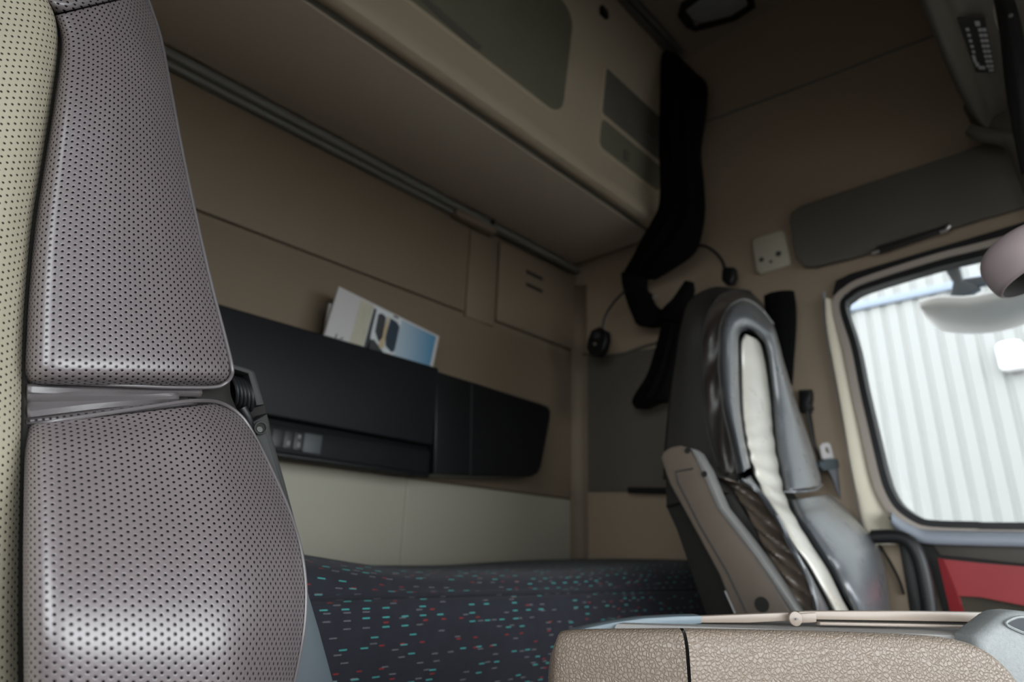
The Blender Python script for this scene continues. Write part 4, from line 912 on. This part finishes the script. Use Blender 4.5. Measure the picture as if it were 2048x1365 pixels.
tube('grip', [P(x, y, X=1.50) for x, y in ((1745, 1074), (1790, 1074), (1815, 1082), (1833, 1105), (1846, 1145), (1856, 1200), (1866, 1280), (1875, 1350))], 0.014, M['rubber'], GH, 12, sm=40)
tube('mount', [P(1750, 1074, X=1.50), P(1750, 1074, X=1.60)], 0.012, M['rubber'], GH, 10)
prism('backing', [P(x, y, X=1.53) for x, y in ((1796, 1085), (1815, 1095), (1832, 1150), (1850, 1260), (1830, 1300), (1812, 1180))], (0.02, 0, 0), M['doordark'], GH, bevel=0.003)
tube('pillar_cord', [P(x, y, X=W - 0.006) for x, y in ((1758, 1090), (1780, 1125), (1798, 1160), (1808, 1190))], 0.003, M['dark'], ws, 6, sm=12)
# ================================================================== OVERHEAD SHELF, STRAP, HOUSING
OH = empty('overhead_shelf', (0.9, -0.2, 0.93), 'dark grey-brown overhead shelf above the windscreen carrying a printed card', 'shelf')
p0 = P(1945, 262, X=1.50); yr, zr = p0[1], p0[2]
print('overhead', p0, P(2048, 330, X=1.5), P(1950, 90, Z=0.95))
rows = []
for x in (0.25, 0.6, 1.0, 1.3, 1.42, 1.48, 1.51):
    e = max(0.0, (x - 1.3) / 0.21) ** 2 * 0.03
    rows.append([(x, -0.55, 1.25), (x, yr - 0.03, 1.25), (x, yr + 0.006 - e * .5, zr + 0.14), (x, yr + 0.002 - e * .5, zr + 0.05), (x, yr - e * .6, zr + 0.006), (x, yr - 0.012 - e * .4, zr - 0.006), (x, yr - 0.03, zr + 0.006), (x, yr - 0.045, zr + 0.022), (x, yr - 0.10, zr + 0.026), (x, -0.30, zr + 0.02), (x, -0.55, zr + 0.0), (x, -0.58, 1.1)])
loft('body', rows, 60, 40, M['over'], OH, closed_u=True, caps=True)
tube('end_lip', [P(x, y, X=1.50) for x, y in ((1942, 258), (1965, 270), (1995, 274), (2022, 282), (2040, 310), (2052, 345), (2075, 400))], 0.016, M['over'], OH, 10, sm=30)
prism('end_panel', [P(x, y, X=1.512) for x, y in ((1925, 215), (1948, 256), (1985, 270), (2028, 284), (2050, 330), (2100, 330), (2100, 60), (1960, 60))], (0.02, 0, 0), M['over'], OH, bevel=0.004)
zs_ = zr + 0.018
cd = [P(x, y, Z=zs_) for x, y in ((1914, 35), (1969, 33), (1991, 144), (1946, 144))]
card = prism('printed_card', cd, (0, 0, -0.0012), M['dark'], OH, smooth=False)
def oncard(s, t):
    a = cd[0] + (cd[1] - cd[0]) * s; b = cd[3] + (cd[2] - cd[3]) * s; return a + (b - a) * t - np.array([0, 0, 0.0015])
M['print'] = plain('grey_card_print', (0.30, 0.30, 0.29), 0.6)
def mark(s0, t0, s1, t1): prism('printed_mark', [oncard(s0, t0), oncard(s1, t0), oncard(s1, t1), oncard(s0, t1)], (0, 0, -0.0004), M['print'], card, smooth=False)
mark(0.60, 0.06, 0.78, 0.14)
for k in range(8):
    t = 0.18 + k * 0.095; mark(0.66, t, 0.80, t + 0.055); mark(0.82, t, 0.97, t + 0.055)
for k in range(5):
    t = 0.17 + k * 0.10; mark(0.20, t, 0.33, t + 0.05)
mark(0.15, 0.66, 0.29, 0.80); mark(0.20, 0.80, 0.36, 0.88); mark(0.30, 0.87, 0.58, 0.93); mark(0.72, 0.93, 0.95, 0.97)
ST = empty('hanging_strap', P(2030, 330, X=1.05), 'black strap hanging along the overhead shelf edge', 'strap')
sr = [[P(x0, y, X=1.05), P((x0 + x1) / 2, y, X=1.04), P(x1, y, X=1.05)] for x0, x1, y in ((1958, 1990, -110), (1985, 2016, -20), (1994, 2030, 15), (2001, 2041, 60), (2008, 2052, 120), (2016, 2064, 190), (2030, 2080, 270), (2046, 2100, 350))]
loft('webbing', sr, 8, 30, M['rubber'], ST, solid=0.003)
disc('stud', P(2022, 32, X=1.035), (-1, 0, 0), 0.003, 0.002, M['symbol'], ST)
prism('clip', [P(x, y, X=1.06) for x, y in ((1988, 8), (1995, 22), (2001, 40), (1996, 58), (1990, 40), (1986, 22))], (0.006, 0, 0), M['plate'], ST, bevel=0.001)
# mauve housing, open below
MH = empty('cup_housing', P(2060, 580, X=0.85), 'rounded mauve housing with dark hollow underside hanging in front of the side window', 'housing')
mc = P(2092, 546, X=0.80)
ax_d = MW @ np.array([-0.28, -0.82, 0.5]); ax_d /= np.linalg.norm(ax_d)
ua = np.cross(ax_d, mc / np.linalg.norm(mc)); ua /= np.linalg.norm(ua); ub_ = np.cross(ax_d, ua)
rows = []
for t, r in ((0.0, 0.041), (0.001, 0.0435), (0.004, 0.0455), (0.015, 0.0465), (0.03, 0.045), (0.043, 0.036), (0.050, 0.02), (0.052, 0.002)):
    tl = ax_d * (t + 0.0) 
    rows.append([mc + tl + r * (ua * math.cos(k * 2 * math.pi / 16) + ub_ * math.sin(k * 2 * math.pi / 16)) for k in range(16)])
loft('shell', rows, 48, 30, M['mauve'], MH, closed_u=True)
rows = [[mc + ax_d * t + r * (ua * math.cos(k * 2 * math.pi / 16) + ub_ * math.sin(k * 2 * math.pi / 16)) for k in range(16)] for t, r in ((0.0008, 0.0415), (0.02, 0.040), (0.035, 0.03), (0.040, 0.002))]
loft('hollow', rows, 32, 12, M['dark'], MH, closed_u=True)
tube('stalk', [mc + ax_d * 0.045, mc + ax_d * 0.06 + MW @ np.array([0.08, -0.03, 0.0]), mc + MW @ np.array([0.22, -0.16, 0.0]), np.array([mc[0] + 0.05, -0.3, 0.86])], 0.01, M['rubber'], MH, 8, sm=12)
